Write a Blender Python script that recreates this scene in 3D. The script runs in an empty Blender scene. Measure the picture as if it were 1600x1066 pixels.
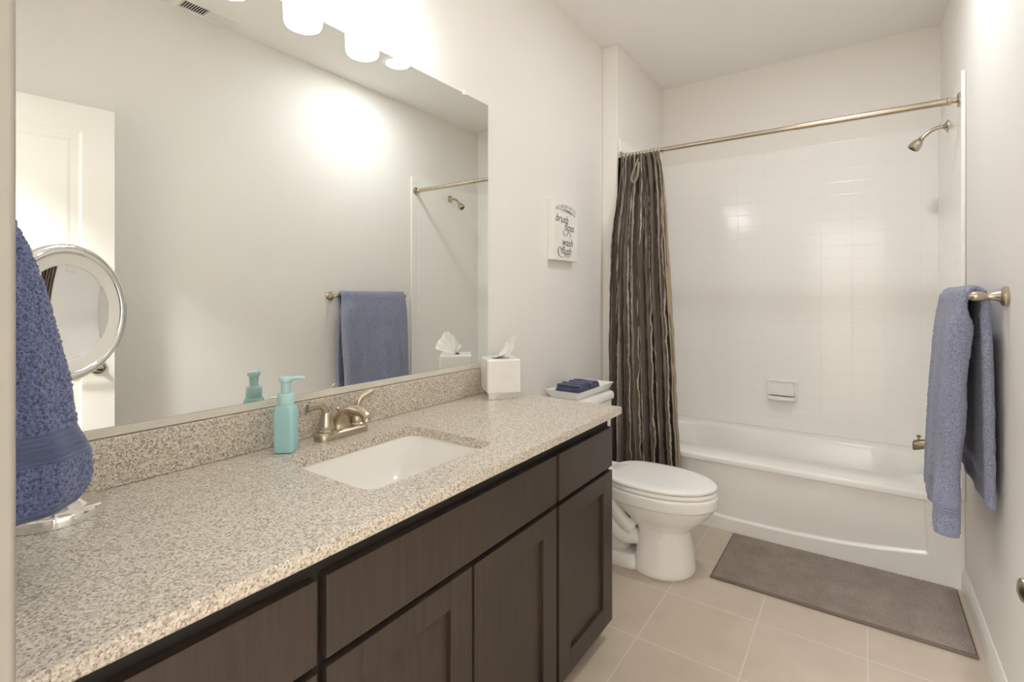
import bpy, bmesh, math, random
import numpy as np
from mathutils import Vector, Matrix, noise

random.seed(7)
scene = bpy.context.scene
col = scene.collection
PI = math.pi
CAM_H = 1.22

# ------------------------------------------------------------------ camera, world, exposure
cam_data = bpy.data.cameras.new('camera')
cam_data.sensor_width = 36.0
cam_data.lens = 784.0 / 1600.0 * 36.0
cam_data.shift_y = -71.0 / 1600.0
cam_data.clip_start = 0.02
cam = bpy.data.objects.new('camera', cam_data)
col.objects.link(cam)
cam.location = (0, 0, CAM_H)
cam.rotation_euler = (PI / 2, 0, math.atan2(549, 784))
scene.camera = cam

world = bpy.data.worlds.new('world')
scene.world = world
world.use_nodes = True
world.node_tree.nodes['Background'].inputs[0].default_value = (1.0, 0.98, 0.95, 1)
world.node_tree.nodes['Background'].inputs[1].default_value = 0.3

scene.view_settings.view_transform = 'Standard'
scene.view_settings.look = 'None'
scene.view_settings.gamma = 1
scene.view_settings.exposure = 0.30
scene.view_settings.use_curve_mapping = False
try:
    scene.cycles.use_denoising = True
    scene.cycles.max_bounces = 14
    scene.cycles.diffuse_bounces = 8
    scene.cycles.glossy_bounces = 8
    scene.cycles.transmission_bounces = 8
    scene.cycles.sample_clamp_indirect = 6.0
except Exception:
    pass

SHADE_POWER = 11.0       # vanity light shades (emission strength)
DOWN_POWER = 150.0       # recessed ceiling light lens (emission strength)
HALL_FILL_POWER = 285.0       # added fill lamp in the hallway (emission strength)
LAMP_COL = (0.955, 1.0, 1.055)

# ------------------------------------------------------------------ dimensions
XL = -1.28      # mirror wall
XR = 0.345      # towel bar wall
YF = 0.073      # inside face of the doorway wall
YA = 2.77       # front plane of the tub alcove
YB = 3.585      # back wall of the alcove
XA = -1.184     # left wall of the alcove
ZC = 2.70       # ceiling
ZT = 0.826      # counter top


# ------------------------------------------------------------------ materials
def srgb(r, g, b):
    def f(c):
        c /= 255.0
        return c / 12.92 if c <= 0.04045 else ((c + 0.055) / 1.055) ** 2.4
    return (f(r), f(g), f(b), 1)


class Mat:
    def __init__(self, name, color, rough=0.5, metal=0.0, spec=0.5, **kw):
        self.m = bpy.data.materials.new(name)
        self.m.use_nodes = True
        self.nt = self.m.node_tree
        self.b = self.nt.nodes['Principled BSDF']
        self.b.inputs['Base Color'].default_value = color
        self.b.inputs['Roughness'].default_value = rough
        self.b.inputs['Metallic'].default_value = metal
        self.b.inputs['Specular IOR Level'].default_value = spec
        for k, v in kw.items():
            self.b.inputs[k.replace('_', ' ')].default_value = v

    def node(self, t, **kw):
        n = self.nt.nodes.new(t)
        for k, v in kw.items():
            setattr(n, k, v)
        return n

    def link(self, a, b):
        self.nt.links.new(a, b)

    def objco(self):
        return self.node('ShaderNodeTexCoord').outputs['Object']

    def noise(self, scale, detail=2.0, rough=0.5, co=None):
        n = self.node('ShaderNodeTexNoise')
        n.inputs['Scale'].default_value = scale
        n.inputs['Detail'].default_value = detail
        n.inputs['Roughness'].default_value = rough
        self.link(co or self.objco(), n.inputs['Vector'])
        return n.outputs['Fac']

    def ramp(self, fac, stops, interp='LINEAR'):
        r = self.node('ShaderNodeValToRGB')
        cr = r.color_ramp
        cr.interpolation = interp
        while len(cr.elements) < len(stops):
            cr.elements.new(0.5)
        for e, (p, c) in zip(cr.elements, stops):
            e.position = p
            e.color = c
        self.link(fac, r.inputs['Fac'])
        return r.outputs['Color']

    def mix(self, fac, a, b, mode='MIX'):
        n = self.node('ShaderNodeMix', data_type='RGBA', blend_type=mode)
        for s, v in ((n.inputs[0], fac), (n.inputs[6], a), (n.inputs[7], b)):
            if hasattr(v, 'links') or hasattr(v, 'is_linked'):
                self.link(v, s)
            else:
                s.default_value = v
        return n.outputs[2]

    def color(self, out):
        self.link(out, self.b.inputs['Base Color'])

    def bump(self, h, strength=0.2, dist=0.001):
        n = self.node('ShaderNodeBump')
        n.inputs['Strength'].default_value = strength
        n.inputs['Distance'].default_value = dist
        self.link(h, n.inputs['Height'])
        self.link(n.outputs['Normal'], self.b.inputs['Normal'])
        return n


def emit_mat(name, colr, strength):
    m = Mat(name, (0.9, 0.9, 0.9, 1), 0.3)
    m.b.inputs['Emission Color'].default_value = (*colr, 1)
    m.b.inputs['Emission Strength'].default_value = strength
    return m.m


M = {}
m = Mat('wall_paint', srgb(238, 234, 228), 0.62, spec=0.35); m.bump(m.noise(140, 3), 0.25, 0.0012); M['wall'] = m.m
m = Mat('ceiling_paint', srgb(243, 240, 236), 0.8, spec=0.2); m.bump(m.noise(120, 3), 0.3, 0.0015); M['ceiling'] = m.m
m = Mat('trim_paint', srgb(235, 232, 225), 0.35); m.bump(m.noise(60, 1), 0.05, 0.0004); M['trim'] = m.m
m = Mat('casing_paint_shaded', srgb(146, 142, 135), 0.5); m.bump(m.noise(60, 1), 0.05, 0.0004); M['casing_shaded'] = m.m  # trim greyed so the doorway shade is in the colour
m = Mat('door_paint', srgb(236, 233, 226), 0.38); m.bump(m.noise(60, 1), 0.05, 0.0004); M['door'] = m.m

# floor tile
m = Mat('floor_tile', srgb(190, 172, 152), 0.38, spec=0.4)
mp = m.node('ShaderNodeMapping'); mp.inputs['Location'].default_value = (0.662, -2.06, 0)
m.link(m.objco(), mp.inputs['Vector'])
br = m.node('ShaderNodeTexBrick', offset=0.0, squash=1.0)
for k, v in (('Scale', 1.0), ('Brick Width', 0.337), ('Row Height', 0.337), ('Mortar Size', 0.0032), ('Mortar Smooth', 0.3), ('Bias', 0.0)):
    br.inputs[k].default_value = v
m.link(mp.outputs['Vector'], br.inputs['Vector'])
n1 = m.noise(5, 6, 0.6)
tilec = m.ramp(n1, [(0.3, srgb(195, 181, 164)), (0.7, srgb(206, 192, 176))])
m.color(m.mix(br.outputs['Fac'], tilec, srgb(212, 202, 188)))
inv = m.node('ShaderNodeMath', operation='SUBTRACT'); inv.inputs[0].default_value = 1.0
m.link(br.outputs['Fac'], inv.inputs[1])
m.bump(inv.outputs[0], 0.25, 0.0012)
M['floor'] = m.m


def surround_mat(name, ax, off):
    s = Mat(name, srgb(246, 244, 240), 0.15, spec=0.5)
    sep = s.node('ShaderNodeSeparateXYZ'); s.link(s.objco(), sep.inputs[0])
    cmb = s.node('ShaderNodeCombineXYZ')
    s.link(sep.outputs[ax], cmb.inputs[0]); s.link(sep.outputs['Z'], cmb.inputs[1])
    mpp = s.node('ShaderNodeMapping'); mpp.inputs['Location'].default_value = (off, -1.754, 0)
    s.link(cmb.outputs[0], mpp.inputs['Vector'])
    b = s.node('ShaderNodeTexBrick', offset=0.0, squash=1.0)
    for k, v in (('Scale', 1.0), ('Brick Width', 0.157), ('Row Height', 0.0765), ('Mortar Size', 0.0022), ('Mortar Smooth', 1.0), ('Bias', 0.0)):
        b.inputs[k].default_value = v
    s.link(mpp.outputs['Vector'], b.inputs['Vector'])
    i = s.node('ShaderNodeMath', operation='SUBTRACT'); i.inputs[0].default_value = 1.0
    s.link(b.outputs['Fac'], i.inputs[1])
    # gentle unevenness from tile to tile
    w = s.noise(7, 1)
    mul = s.node('ShaderNodeMath', operation='MULTIPLY_ADD'); mul.inputs[1].default_value = 1.2
    s.link(w, mul.inputs[0]); s.link(i.outputs[0], mul.inputs[2])
    s.bump(mul.outputs[0], 0.32, 0.001)
    s.color(s.mix(b.outputs['Fac'], srgb(246, 244, 239), srgb(240, 238, 232)))
    return s.m


M['surround_back'] = surround_mat('surround_tile_back', 'X', 0.733)
M['surround_side'] = surround_mat('surround_tile_side', 'Y', 0.10)
m = Mat('acrylic', srgb(243, 241, 236), 0.18); m.bump(m.noise(4, 1), 0.03, 0.002); M['acrylic'] = m.m
m = Mat('porcelain', srgb(244, 242, 237), 0.10, spec=0.55); m.bump(m.noise(6, 1), 0.02, 0.002); M['porcelain'] = m.m
m = Mat('sink_porcelain', srgb(240, 237, 231), 0.10, spec=0.55); m.bump(m.noise(6, 1), 0.02, 0.002); M['sink'] = m.m
m = Mat('seat_plastic', srgb(245, 243, 238), 0.22); m.bump(m.noise(6, 1), 0.02, 0.002); M['seat'] = m.m
m = Mat('ceramic', srgb(240, 238, 233), 0.2); m.bump(m.noise(9, 1), 0.02, 0.001); M['ceramic'] = m.m

# speckled granite
m = Mat('granite', (0.6, 0.55, 0.5, 1), 0.28, spec=0.45)
co = m.objco()
fine = m.noise(400, 3, 0.7, co)
v1 = m.node('ShaderNodeTexVoronoi'); v1.inputs['Scale'].default_value = 315; m.link(co, v1.inputs['Vector'])
sepc = m.node('ShaderNodeSeparateColor'); m.link(v1.outputs['Color'], sepc.inputs[0])
cell = m.ramp(sepc.outputs[0], [(0.0, srgb(94, 86, 76)), (0.12, srgb(148, 137, 121)), (0.26, srgb(188, 176, 160)),
                               (0.46, srgb(214, 205, 191)), (0.74, srgb(232, 226, 214)), (0.9, srgb(200, 186, 166))], 'CONSTANT')
grain = m.ramp(fine, [(0.34, srgb(118, 108, 96)), (0.46, srgb(206, 196, 182)), (0.7, srgb(236, 229, 218))])
m.color(m.mix(0.38, cell, grain))
m.bump(fine, 0.03, 0.0003)
M['granite'] = m.m

# espresso cabinet lacquer
m = Mat('espresso_wood', srgb(60, 50, 43), 0.40, spec=0.45)
mp = m.node('ShaderNodeMapping'); mp.inputs['Scale'].default_value = (30, 30, 2.2); m.link(m.objco(), mp.inputs['Vector'])
g = m.noise(3, 5, 0.6, mp.outputs['Vector'])
m.color(m.ramp(g, [(0.3, srgb(54, 44, 38)), (0.7, srgb(66, 55, 47))]))
m.bump(g, 0.05, 0.0004)
M['wood'] = m.m
m = Mat('cabinet_shadow_gap', srgb(30, 25, 22), 0.6); m.bump(m.noise(30), 0.03, 0.0004); M['carcass'] = m.m

m = Mat('brushed_nickel', srgb(196, 184, 164), 0.26, 1.0)
mp = m.node('ShaderNodeMapping'); mp.inputs['Scale'].default_value = (8, 8, 400); m.link(m.objco(), mp.inputs['Vector'])
m.bump(m.noise(4, 2, 0.5, mp.outputs['Vector']), 0.03, 0.0003); M['nickel'] = m.m
m = Mat('dark_nickel', srgb(140, 128, 108), 0.3, 1.0); m.bump(m.noise(80), 0.02, 0.0003); M['dark_nickel'] = m.m
m = Mat('chrome', (0.88, 0.87, 0.85, 1), 0.06, 1.0); m.bump(m.noise(20), 0.01, 0.0003); M['chrome'] = m.m
m = Mat('mirror_glass', (0.87, 0.885, 0.855, 1), 0.0, 1.0); M['mirror'] = m.m
m = Mat('magnifying_mirror', (0.93, 0.93, 0.92, 1), 0.01, 1.0); M['mirror_small'] = m.m
m = Mat('frosted_ring', srgb(226, 224, 214), 0.5); m.bump(m.noise(90), 0.02, 0.0003); M['frosted'] = m.m
m = Mat('clear_plastic', srgb(214, 208, 196), 0.15); m.bump(m.noise(40), 0.02, 0.0003); M['channel'] = m.m
m = Mat('white_plastic', srgb(240, 238, 232), 0.3); m.bump(m.noise(40), 0.02, 0.0003); M['white_plastic'] = m.m
m = Mat('black_void', srgb(24, 22, 20), 0.8); M['void'] = m.m
m = Mat('paper_tissue', srgb(248, 247, 244), 0.9, spec=0.1, Subsurface_Weight=0.0); m.bump(m.noise(220, 3), 0.15, 0.0005); M['tissue'] = m.m
m = Mat('canvas', srgb(238, 235, 228), 0.8, spec=0.2); m.bump(m.noise(500, 1), 0.2, 0.0003); M['canvas'] = m.m
m = Mat('ink', srgb(58, 54, 50), 0.8); M['ink'] = m.m
m = Mat('ink_grey', srgb(150, 146, 140), 0.8); M['ink_grey'] = m.m
M['shade'] = emit_mat('lit_opal_glass', LAMP_COL, SHADE_POWER)
M['hall_fill_lamp'] = emit_mat('lit_hall_fill', LAMP_COL, HALL_FILL_POWER)
M['lens'] = emit_mat('lit_lens', LAMP_COL, DOWN_POWER)

# soap bottle: translucent teal plastic with fine diagonal ribs
m = Mat('teal_bottle', srgb(186, 232, 236), 0.16, spec=0.5, Transmission_Weight=0.25, IOR=1.33)
wv = m.node('ShaderNodeTexWave', wave_type='BANDS', bands_direction='DIAGONAL')
wv.inputs['Scale'].default_value = 42; wv.inputs['Distortion'].default_value = 1.0
m.link(m.objco(), wv.inputs['Vector'])
m.bump(wv.outputs['Fac'], 0.12, 0.0006)
M['teal'] = m.m
m = Mat('teal_pump', srgb(186, 222, 224), 0.3); m.bump(m.noise(60), 0.02, 0.0003); M['teal_pump'] = m.m


def terry(name, c_lo, c_hi, scale=260):
    t = Mat(name, c_hi, 0.95, spec=0.1, Sheen_Weight=0.35, Sheen_Roughness=0.5)
    f = t.noise(scale, 3, 0.65)
    band = t.node('ShaderNodeAttribute', attribute_name='band').outputs['Fac']
    cf = t.ramp(f, [(0.30, c_lo), (0.62, c_hi)])
    flat = tuple((a + b) / 2 for a, b in zip(c_lo, c_hi))
    t.color(t.mix(band, cf, flat))
    # woven band: fine ribs along its length
    rib = t.node('ShaderNodeAttribute', attribute_name='rib').outputs['Fac']
    h = t.mix(band, f, rib)
    t.bump(h, 0.9, 0.004)
    return t.m


M['towel_blue'] = terry('towel_terry_blue', srgb(112, 117, 144), srgb(162, 166, 190), 220)
M['towel_navy'] = terry('hand_towel_terry', srgb(44, 52, 82), srgb(116, 127, 166), 260)
M['cloth_navy'] = terry('washcloth_terry', srgb(46, 54, 82), srgb(84, 94, 128), 420)

# bath mat chenille
m = Mat('mat_chenille', srgb(120, 108, 98), 0.95, spec=0.1, Sheen_Weight=0.4)
big = m.noise(9, 3, 0.6)
fin = m.noise(420, 2, 0.6)
base = m.ramp(big, [(0.35, srgb(136, 122, 111)), (0.65, srgb(162, 148, 136))])
m.color(m.mix(0.5, base, m.ramp(fin, [(0.3, srgb(104, 92, 83)), (0.7, srgb(184, 170, 156))])))
m.bump(fin, 0.6, 0.002)
M['mat'] = m.m
m = Mat('mat_border', srgb(124, 111, 102), 0.9, spec=0.1); m.bump(m.noise(500, 1), 0.3, 0.0008); M['mat_border'] = m.m

# striped ruffled curtain; 'fab' runs across the cloth
m = Mat('curtain_stripe', srgb(80, 70, 62), 0.9, spec=0.15, Sheen_Weight=0.15)
fab = m.node('ShaderNodeAttribute', attribute_name='fab').outputs['Fac']
hgt = m.node('ShaderNodeAttribute', attribute_name='hgt').outputs['Fac']
cmb = m.node('ShaderNodeCombineXYZ'); m.link(fab, cmb.inputs[0]); m.link(hgt, cmb.inputs[1])
mp = m.node('ShaderNodeMapping'); mp.inputs['Scale'].default_value = (26, 9, 1); m.link(cmb.outputs[0], mp.inputs['Vector'])
wob = m.noise(1.0, 3, 0.6, mp.outputs['Vector'])
ma = m.node('ShaderNodeMath', operation='MULTIPLY_ADD'); ma.inputs[1].default_value = 0.020
m.link(wob, ma.inputs[0]); m.link(fab, ma.inputs[2])
mu = m.node('ShaderNodeMath', operation='MULTIPLY'); mu.inputs[1].default_value = 4.6; m.link(ma.outputs[0], mu.inputs[0])
fr = m.node('ShaderNodeMath', operation='FRACT'); m.link(mu.outputs[0], fr.inputs[0])
dk, tp, cr_, gy, mv = srgb(62, 53, 47), srgb(112, 101, 91), srgb(222, 212, 196), srgb(142, 130, 120), srgb(160, 148, 140)
stripes = m.ramp(fr.outputs[0], [(0.0, tp), (0.15, cr_), (0.172, dk), (0.27, mv), (0.33, dk), (0.40, tp), (0.55, cr_), (0.572, tp),
                                 (0.69, dk), (0.76, gy), (0.81, cr_), (0.83, dk), (0.92, mv)], 'CONSTANT')
mp2 = m.node('ShaderNodeMapping'); mp2.inputs['Scale'].default_value = (420, 260, 1); m.link(cmb.outputs[0], mp2.inputs['Vector'])
cr2 = m.noise(1.0, 2, 0.6, mp2.outputs['Vector'])
wea = m.ramp(cr2, [(0.3, (0.62, 0.62, 0.62, 1)), (0.7, (1.15, 1.13, 1.1, 1))])
st = m.mix(1.0, stripes, wea, 'MULTIPLY')
edge = m.node('ShaderNodeMath', operation='GREATER_THAN'); edge.inputs[1].default_value = 0.972; m.link(fab, edge.inputs[0])
m.color(m.mix(edge.outputs[0], st, srgb(158, 143, 120)))
m.bump(cr2, 0.6, 0.003)
M['curtain'] = m.m


# ------------------------------------------------------------------ mesh helpers
class MB:
    def __init__(self):
        self.v = []; self.f = []; self.wn = False

    def add(self, vs, fs):
        o = len(self.v)
        self.v += [tuple(map(float, p)) for p in vs]
        self.f += [tuple(i + o for i in f) for f in fs]
        return self

    def box(self, a, b, bevel=0.0, seg=2):
        bm = bmesh.new()
        bmesh.ops.create_cube(bm, size=1.0)
        for v in bm.verts:
            v.co = Vector([a[i] + (v.co[i] + 0.5) * (b[i] - a[i]) for i in range(3)])
        if bevel:
            self.wn = True
            bmesh.ops.bevel(bm, geom=bm.edges[:], offset=bevel, segments=seg, affect='EDGES', profile=0.6)
        bm.verts.index_update()
        self.add([v.co[:] for v in bm.verts], [[v.index for v in f.verts] for f in bm.faces])
        bm.free()
        return self

    def loft(self, rings, cap0=True, cap1=True, closed=True):
        n = len(rings[0])
        vs = [p for r in rings for p in r]
        fs = []
        for i in range(len(rings) - 1):
            for j in range(n if closed else n - 1):
                k = (j + 1) % n
                fs.append((i * n + j, i * n + k, (i + 1) * n + k, (i + 1) * n + j))
        if cap0: fs.append(tuple(reversed(range(n))))
        if cap1: fs.append(tuple(range((len(rings) - 1) * n, len(rings) * n)))
        return self.add(vs, fs)

    def tube(self, path, r, n=16, cap=True):
        path = [Vector(p) for p in path]
        rs = r if hasattr(r, '__len__') else [r] * len(path)
        rings = []
        up = None
        for i, p in enumerate(path):
            t = (path[min(i + 1, len(path) - 1)] - path[max(i - 1, 0)]).normalized()
            if up is None:
                up = Vector((0, 0, 1)) if abs(t.z) < 0.9 else Vector((1, 0, 0))
            a = t.cross(up).normalized()
            b = a.cross(t).normalized()
            up = b
            rr = rs[i]
            ra, rb = rr if hasattr(rr, '__len__') else (rr, rr)
            rings.append([p + a * math.cos(2 * PI * k / n) * ra + b * math.sin(2 * PI * k / n) * rb for k in range(n)])
        return self.loft(rings, cap, cap)

    def lathe(self, prof, origin=(0, 0, 0), axis=(0, 0, 1), n=32, cap0=True, cap1=True):
        z = Vector(axis).normalized()
        x = z.orthogonal().normalized()
        y = z.cross(x)
        o = Vector(origin)
        rings = [[o + z * h + x * (r * math.cos(2 * PI * k / n)) + y * (r * math.sin(2 * PI * k / n)) for k in range(n)] for r, h in prof]
        return self.loft(rings, cap0, cap1)

    def xform(self, mat):
        self.v = [tuple(mat @ Vector(p)) for p in self.v]
        return self

    def build(self, name, mat, parent=None, loc=None, sharp=38, smooth=True, attrs=None):
        """Link as ONE mesh object. Vertices are given in world space."""
        me = bpy.data.meshes.new(name)
        if parent is not None:
            org = Vector(parent['_org'])
        elif loc is not None:
            org = Vector(loc)
        else:
            org = Vector((0, 0, 0))
        me.from_pydata([(p[0] - org.x, p[1] - org.y, p[2] - org.z) for p in self.v], [], self.f)
        me.update()
        bm = bmesh.new(); bm.from_mesh(me)
        bmesh.ops.recalc_face_normals(bm, faces=bm.faces[:])
        bm.to_mesh(me); bm.free()
        if smooth:
            me.shade_smooth()
            me.set_sharp_from_angle(angle=math.radians(sharp))
        for k, arr in (attrs or {}).items():
            a = me.attributes.new(k, 'FLOAT', 'POINT')
            a.data.foreach_set('value', np.asarray(arr, dtype=np.float32))
        me.materials.append(mat)
        o = bpy.data.objects.new(name, me)
        col.objects.link(o)
        if self.wn and smooth:
            w = o.modifiers.new('even_shading', 'WEIGHTED_NORMAL'); w.keep_sharp = True; w.weight = 100
        if parent is not None:
            o.parent = parent
        else:
            o.location = org
        o['_org'] = tuple(org)
        return o


def tag(o, label=None, cat=None, group=None, kind=None):
    if label: o['label'] = label
    if cat: o['category'] = cat
    if group: o['group'] = group
    if kind: o['kind'] = kind
    return o


def thing(name, label, cat, loc, group=None):
    o = bpy.data.objects.new(name, None)
    o.empty_display_size = 0.05
    col.objects.link(o)
    o.location = loc
    o['_org'] = tuple(loc)
    return tag(o, label, cat, group)


def struct(name, mb, mat, label=None, **kw):
    return tag(mb.build(name, mat, **kw), label, None, None, 'structure')


def move_copy(root, delta, label):
    """Copy a thing with its parts and sub-parts, shifted by delta."""
    def dup(o, parent):
        c = o.copy(); col.objects.link(c)
        if parent is not None: c.parent = parent
        for ch in [x for x in list(bpy.data.objects) if x.parent == o]:
            dup(ch, c)
        return c
    kids = [x for x in bpy.data.objects if x.parent == root]
    r = root.copy(); col.objects.link(r)
    r.location = Vector(root.location) + Vector(delta)
    r['label'] = label
    for k in kids:
        dup(k, r)
    return r


def rrect(cx, cy, hx, hy, r, z, n=8):
    """Rounded rectangle ring in the XY plane."""
    pts = []
    for sx, sy, a0 in ((1, 1, 0), (-1, 1, PI / 2), (-1, -1, PI), (1, -1, 1.5 * PI)):
        for k in range(n + 1):
            a = a0 + PI / 2 * k / n
            pts.append((cx + sx * (hx - r) + r * math.cos(a), cy + sy * (hy - r) + r * math.sin(a), z))
    return pts


def bez(pts, n=12):
    """Catmull-Rom through points."""
    P = [Vector(p) for p in pts]
    P = [2 * P[0] - P[1]] + P + [2 * P[-1] - P[-2]]
    out = []
    for i in range(1, len(P) - 2):
        for k in range(n):
            t = k / n
            a, b, c, d = P[i - 1], P[i], P[i + 1], P[i + 2]
            out.append(0.5 * (2 * b + (c - a) * t + (2 * a - 5 * b + 4 * c - d) * t * t + (3 * b - a - 3 * c + d) * t ** 3))
    out.append(P[-2])
    return out


def sstep(a, b, x):
    t = min(1, max(0, (x - a) / (b - a)))
    return t * t * (3 - 2 * t)


# ================================================================== THE SETTING
T = 0.10
struct('floor', MB().box((-1.45, -1.55, -0.05), (1.45, YF - 0.06, 0.0)).box((XL - T, YF - 0.06, -0.05), (XR + T, YB + T, 0.0)), M['floor'])
struct('ceiling', MB().box((XL - T, YF - 0.12, ZC), (XR + T, YB + T, ZC + 0.05)), M['ceiling'])
struct('wall_left', MB().box((XL - T, YF - 0.12, 0), (XL, YB + T, ZC)), M['wall'])
struct('wall_right', MB().box((XR, YF - 0.12, 0), (XR + T, YB + T, ZC)), M['wall'])
struct('wall_back', MB().box((XL, YB, 0), (XR, YB + T, ZC)), M['wall'])
struct('wall_alcove', MB().box((XL, YA, 0), (XA, YB, ZC), 0.006, 3), M['wall'])
DX0, DX1, DH = -0.48, 0.315, 2.06
wf = MB()
wf.box((XL, YF - 0.12, 0), (DX0 - 0.012, YF, ZC))
wf.box((DX1 + 0.012, YF - 0.12, 0), (XR, YF, ZC))
wf.box((DX0 - 0.012, YF - 0.12, DH + 0.012), (DX1 + 0.012, YF, ZC))
struct('wall_front', wf, M['wall'])
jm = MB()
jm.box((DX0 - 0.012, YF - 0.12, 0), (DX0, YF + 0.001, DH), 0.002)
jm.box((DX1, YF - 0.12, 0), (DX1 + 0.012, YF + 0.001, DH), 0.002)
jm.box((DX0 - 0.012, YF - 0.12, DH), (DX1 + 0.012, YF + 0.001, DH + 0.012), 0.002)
struct('trim_1', jm, M['casing_shaded'])
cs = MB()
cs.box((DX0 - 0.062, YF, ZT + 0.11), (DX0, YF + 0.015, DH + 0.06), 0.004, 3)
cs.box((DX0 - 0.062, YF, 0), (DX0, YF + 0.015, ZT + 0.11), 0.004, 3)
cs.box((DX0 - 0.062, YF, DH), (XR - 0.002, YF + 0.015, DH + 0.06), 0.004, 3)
struct('trim_2', cs, M['casing_shaded'])


def baseboard(name, a, b, nrm, h=0.093, t=0.013):
    a, b, nn = Vector((*a, 0)), Vector((*b, 0)), Vector((*nrm, 0))
    prof = [(0, 0), (t, 0), (t, h - 0.022), (t * 0.75, h - 0.012), (t * 0.45, h - 0.004), (t * 0.35, h), (0, h)]
    mb = MB()
    mb.loft([[p + nn * d + Vector((0, 0, z)) for d, z in prof] for p in (a, b)])
    return struct(name, mb, M['trim'], sharp=20)


baseboard('baseboard_right', (XR, YF), (XR, YA), (-1, 0))
baseboard('baseboard_left', (XL, 1.682), (XL, YA), (1, 0))
baseboard('baseboard_alcove', (XL, YA), (XA, YA), (0, -1))

# the hallway outside the open door, with an unseen lamp added for fill light
HY0, HY1, HX0, HX1 = -1.45, YF - 0.12, -1.35, 1.35
struct('wall_hall', MB().box((HX0 - T, HY0 - T, 0), (HX1 + T, HY0, ZC)).box((HX0 - T, HY0, 0), (HX0, HY1, ZC)).box((HX1, HY0, 0), (HX1 + T, HY1, ZC)).box((XR + T, HY1 - 0.02, 0), (HX1 + T, HY1 + 0.05, ZC)).box((HX0 - T, HY1 - 0.001, 0), (XL - T, HY1 + 0.05, ZC)), M['wall'])
struct('ceiling_hall', MB().box((HX0 - T, HY0 - T, ZC), (HX1 + T, HY1, ZC + 0.05)), M['ceiling'])
hl = thing('hallway_fill_light', 'round flush lamp added in the unseen hallway as fill light for the bathroom', 'ceiling light', (-0.66, -0.85, ZC))
MB().lathe([(0.17, 0.0), (0.17, -0.02), (0.155, -0.025)], (-0.66, -0.85, ZC - 0.0003), (0, 0, 1), 40, False, False).build('trim_ring', M['white_plastic'], hl)
MB().lathe([(0.154, -0.02), (0.14, -0.055), (0.09, -0.08), (0.003, -0.09)], (-0.66, -0.85, ZC - 0.0003), (0, 0, 1), 40, False, True).build('fill_diffuser', M['hall_fill_lamp'], hl)

# open entry door, ajar against the right wall
hinge = Vector((0.302, 0.10, 0)); dedge = Vector((0.198, 0.820, 0))
dv = dedge - hinge; dw = dv.length; dv.normalize()
dn = Vector((-dv.y, dv.x, 0))            # towards the room
if dn.x > 0: dn = -dn
Mdoor = Matrix(((dv.x, dn.x, 0, hinge.x), (dv.y, dn.y, 0, hinge.y), (0, 0, 1, 0), (0, 0, 0, 1)))
D0, D1 = 0.010, 2.042
dm = MB()
TH = 0.035
dm.box((0, -TH, D0), (dw, -0.006, D1), 0.0015)
st_ = 0.112
for (x0, x1, z0, z1) in ((0, st_, D0, D1), (dw - st_, dw, D0, D1), (st_, dw - st_, D1 - 0.115, D1), (st_, dw - st_, D0, 0.24), (st_, dw - st_, 0.86, 1.0)):
    dm.box((x0, -0.007, z0), (x1, 0.0, z1), 0.0)
for (z0, z1) in ((0.24, 0.86), (1.0, D1 - 0.115)):
    # moulded ovolo then raised field
    x0, x1 = st_, dw - st_
    def ring(i, d): return [(x0 + i, d, z0 + i), (x1 - i, d, z0 + i), (x1 - i, d, z1 - i), (x0 + i, d, z1 - i)]
    dm.loft([ring(0.0, 0.0), ring(0.004, -0.003), ring(0.012, -0.006), ring(0.022, -0.0075), ring(0.034, -0.007), ring(0.046, -0.0025), ring(0.052, -0.002)], False, True)
dm.xform(Mdoor)
door = struct('door_1', dm, M['door'], loc=hinge, sharp=25)
lv = MB()
kx, kz = dw - 0.060, 0.905
lv.lathe([(0.031, 0.0), (0.031, 0.004), (0.027, 0.009), (0.012, 0.012), (0.010, 0.045), (0.011, 0.048)], (kx, 0, kz), (0, 1, 0), 28)
pth = bez([(kx + 0.004, 0.055, kz), (kx - 0.01, 0.057, kz), (kx - 0.05, 0.055, kz + 0.002), (kx - 0.11, 0.050, kz - 0.003)], 8)
lv.tube(pth, [(0.012, 0.012) if i < 3 else (0.012 - 0.003 * i / len(pth), 0.013 - 0.003 * i / len(pth)) for i in range(len(pth))], 18)
lv.lathe([(0.004, -0.004), (0.012, -0.001), (0.014, 0.006)], (kx, 0.068, kz), (0, -1, 0), 18)
lv.xform(Mdoor)
lv.build('door_handle', M['nickel'], door)['label'] = 'brushed nickel lever handle'
hg = MB()
for z in (0.25, 1.03, 1.82):
    hg.tube([(-0.008, -0.002, z), (-0.008, -0.002, z + 0.09)], 0.006, 12)
hg.xform(Mdoor)
hg.build('door_hinge', M['nickel'], door)

# ================================================================== TUB AND SURROUND
XT0, XT1 = XA + 0.001, XR - 0.001
YT0, YT1 = YA, YB - 0.002
ZR = 0.375
tub = thing('bathtub', 'white alcove bathtub with a panelled apron front, behind the brown bath mat', 'bathtub', ((XT0 + XT1) / 2, YA, 0))
tb = MB()
BX0, BX1, BY0, BY1 = XT0 + 0.07, 0.262, YA + 0.205, 3.468


def basin_ring(inset, z, rr):
    hx, hy = (BX1 - BX0) / 2 - inset, (BY1 - BY0) / 2 - inset
    return rrect((BX0 + BX1) / 2, (BY0 + BY1) / 2, hx, hy, min(rr, hx, hy) * 0.999, z, 16)


def deck_ring(z, inset=0.0, r=0.012):
    return rrect((XT0 + XT1) / 2, (YT0 + YT1 + inset) / 2, (XT1 - XT0) / 2, (YT1 - YT0 - inset) / 2, 0.002, z, 16)


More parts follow.
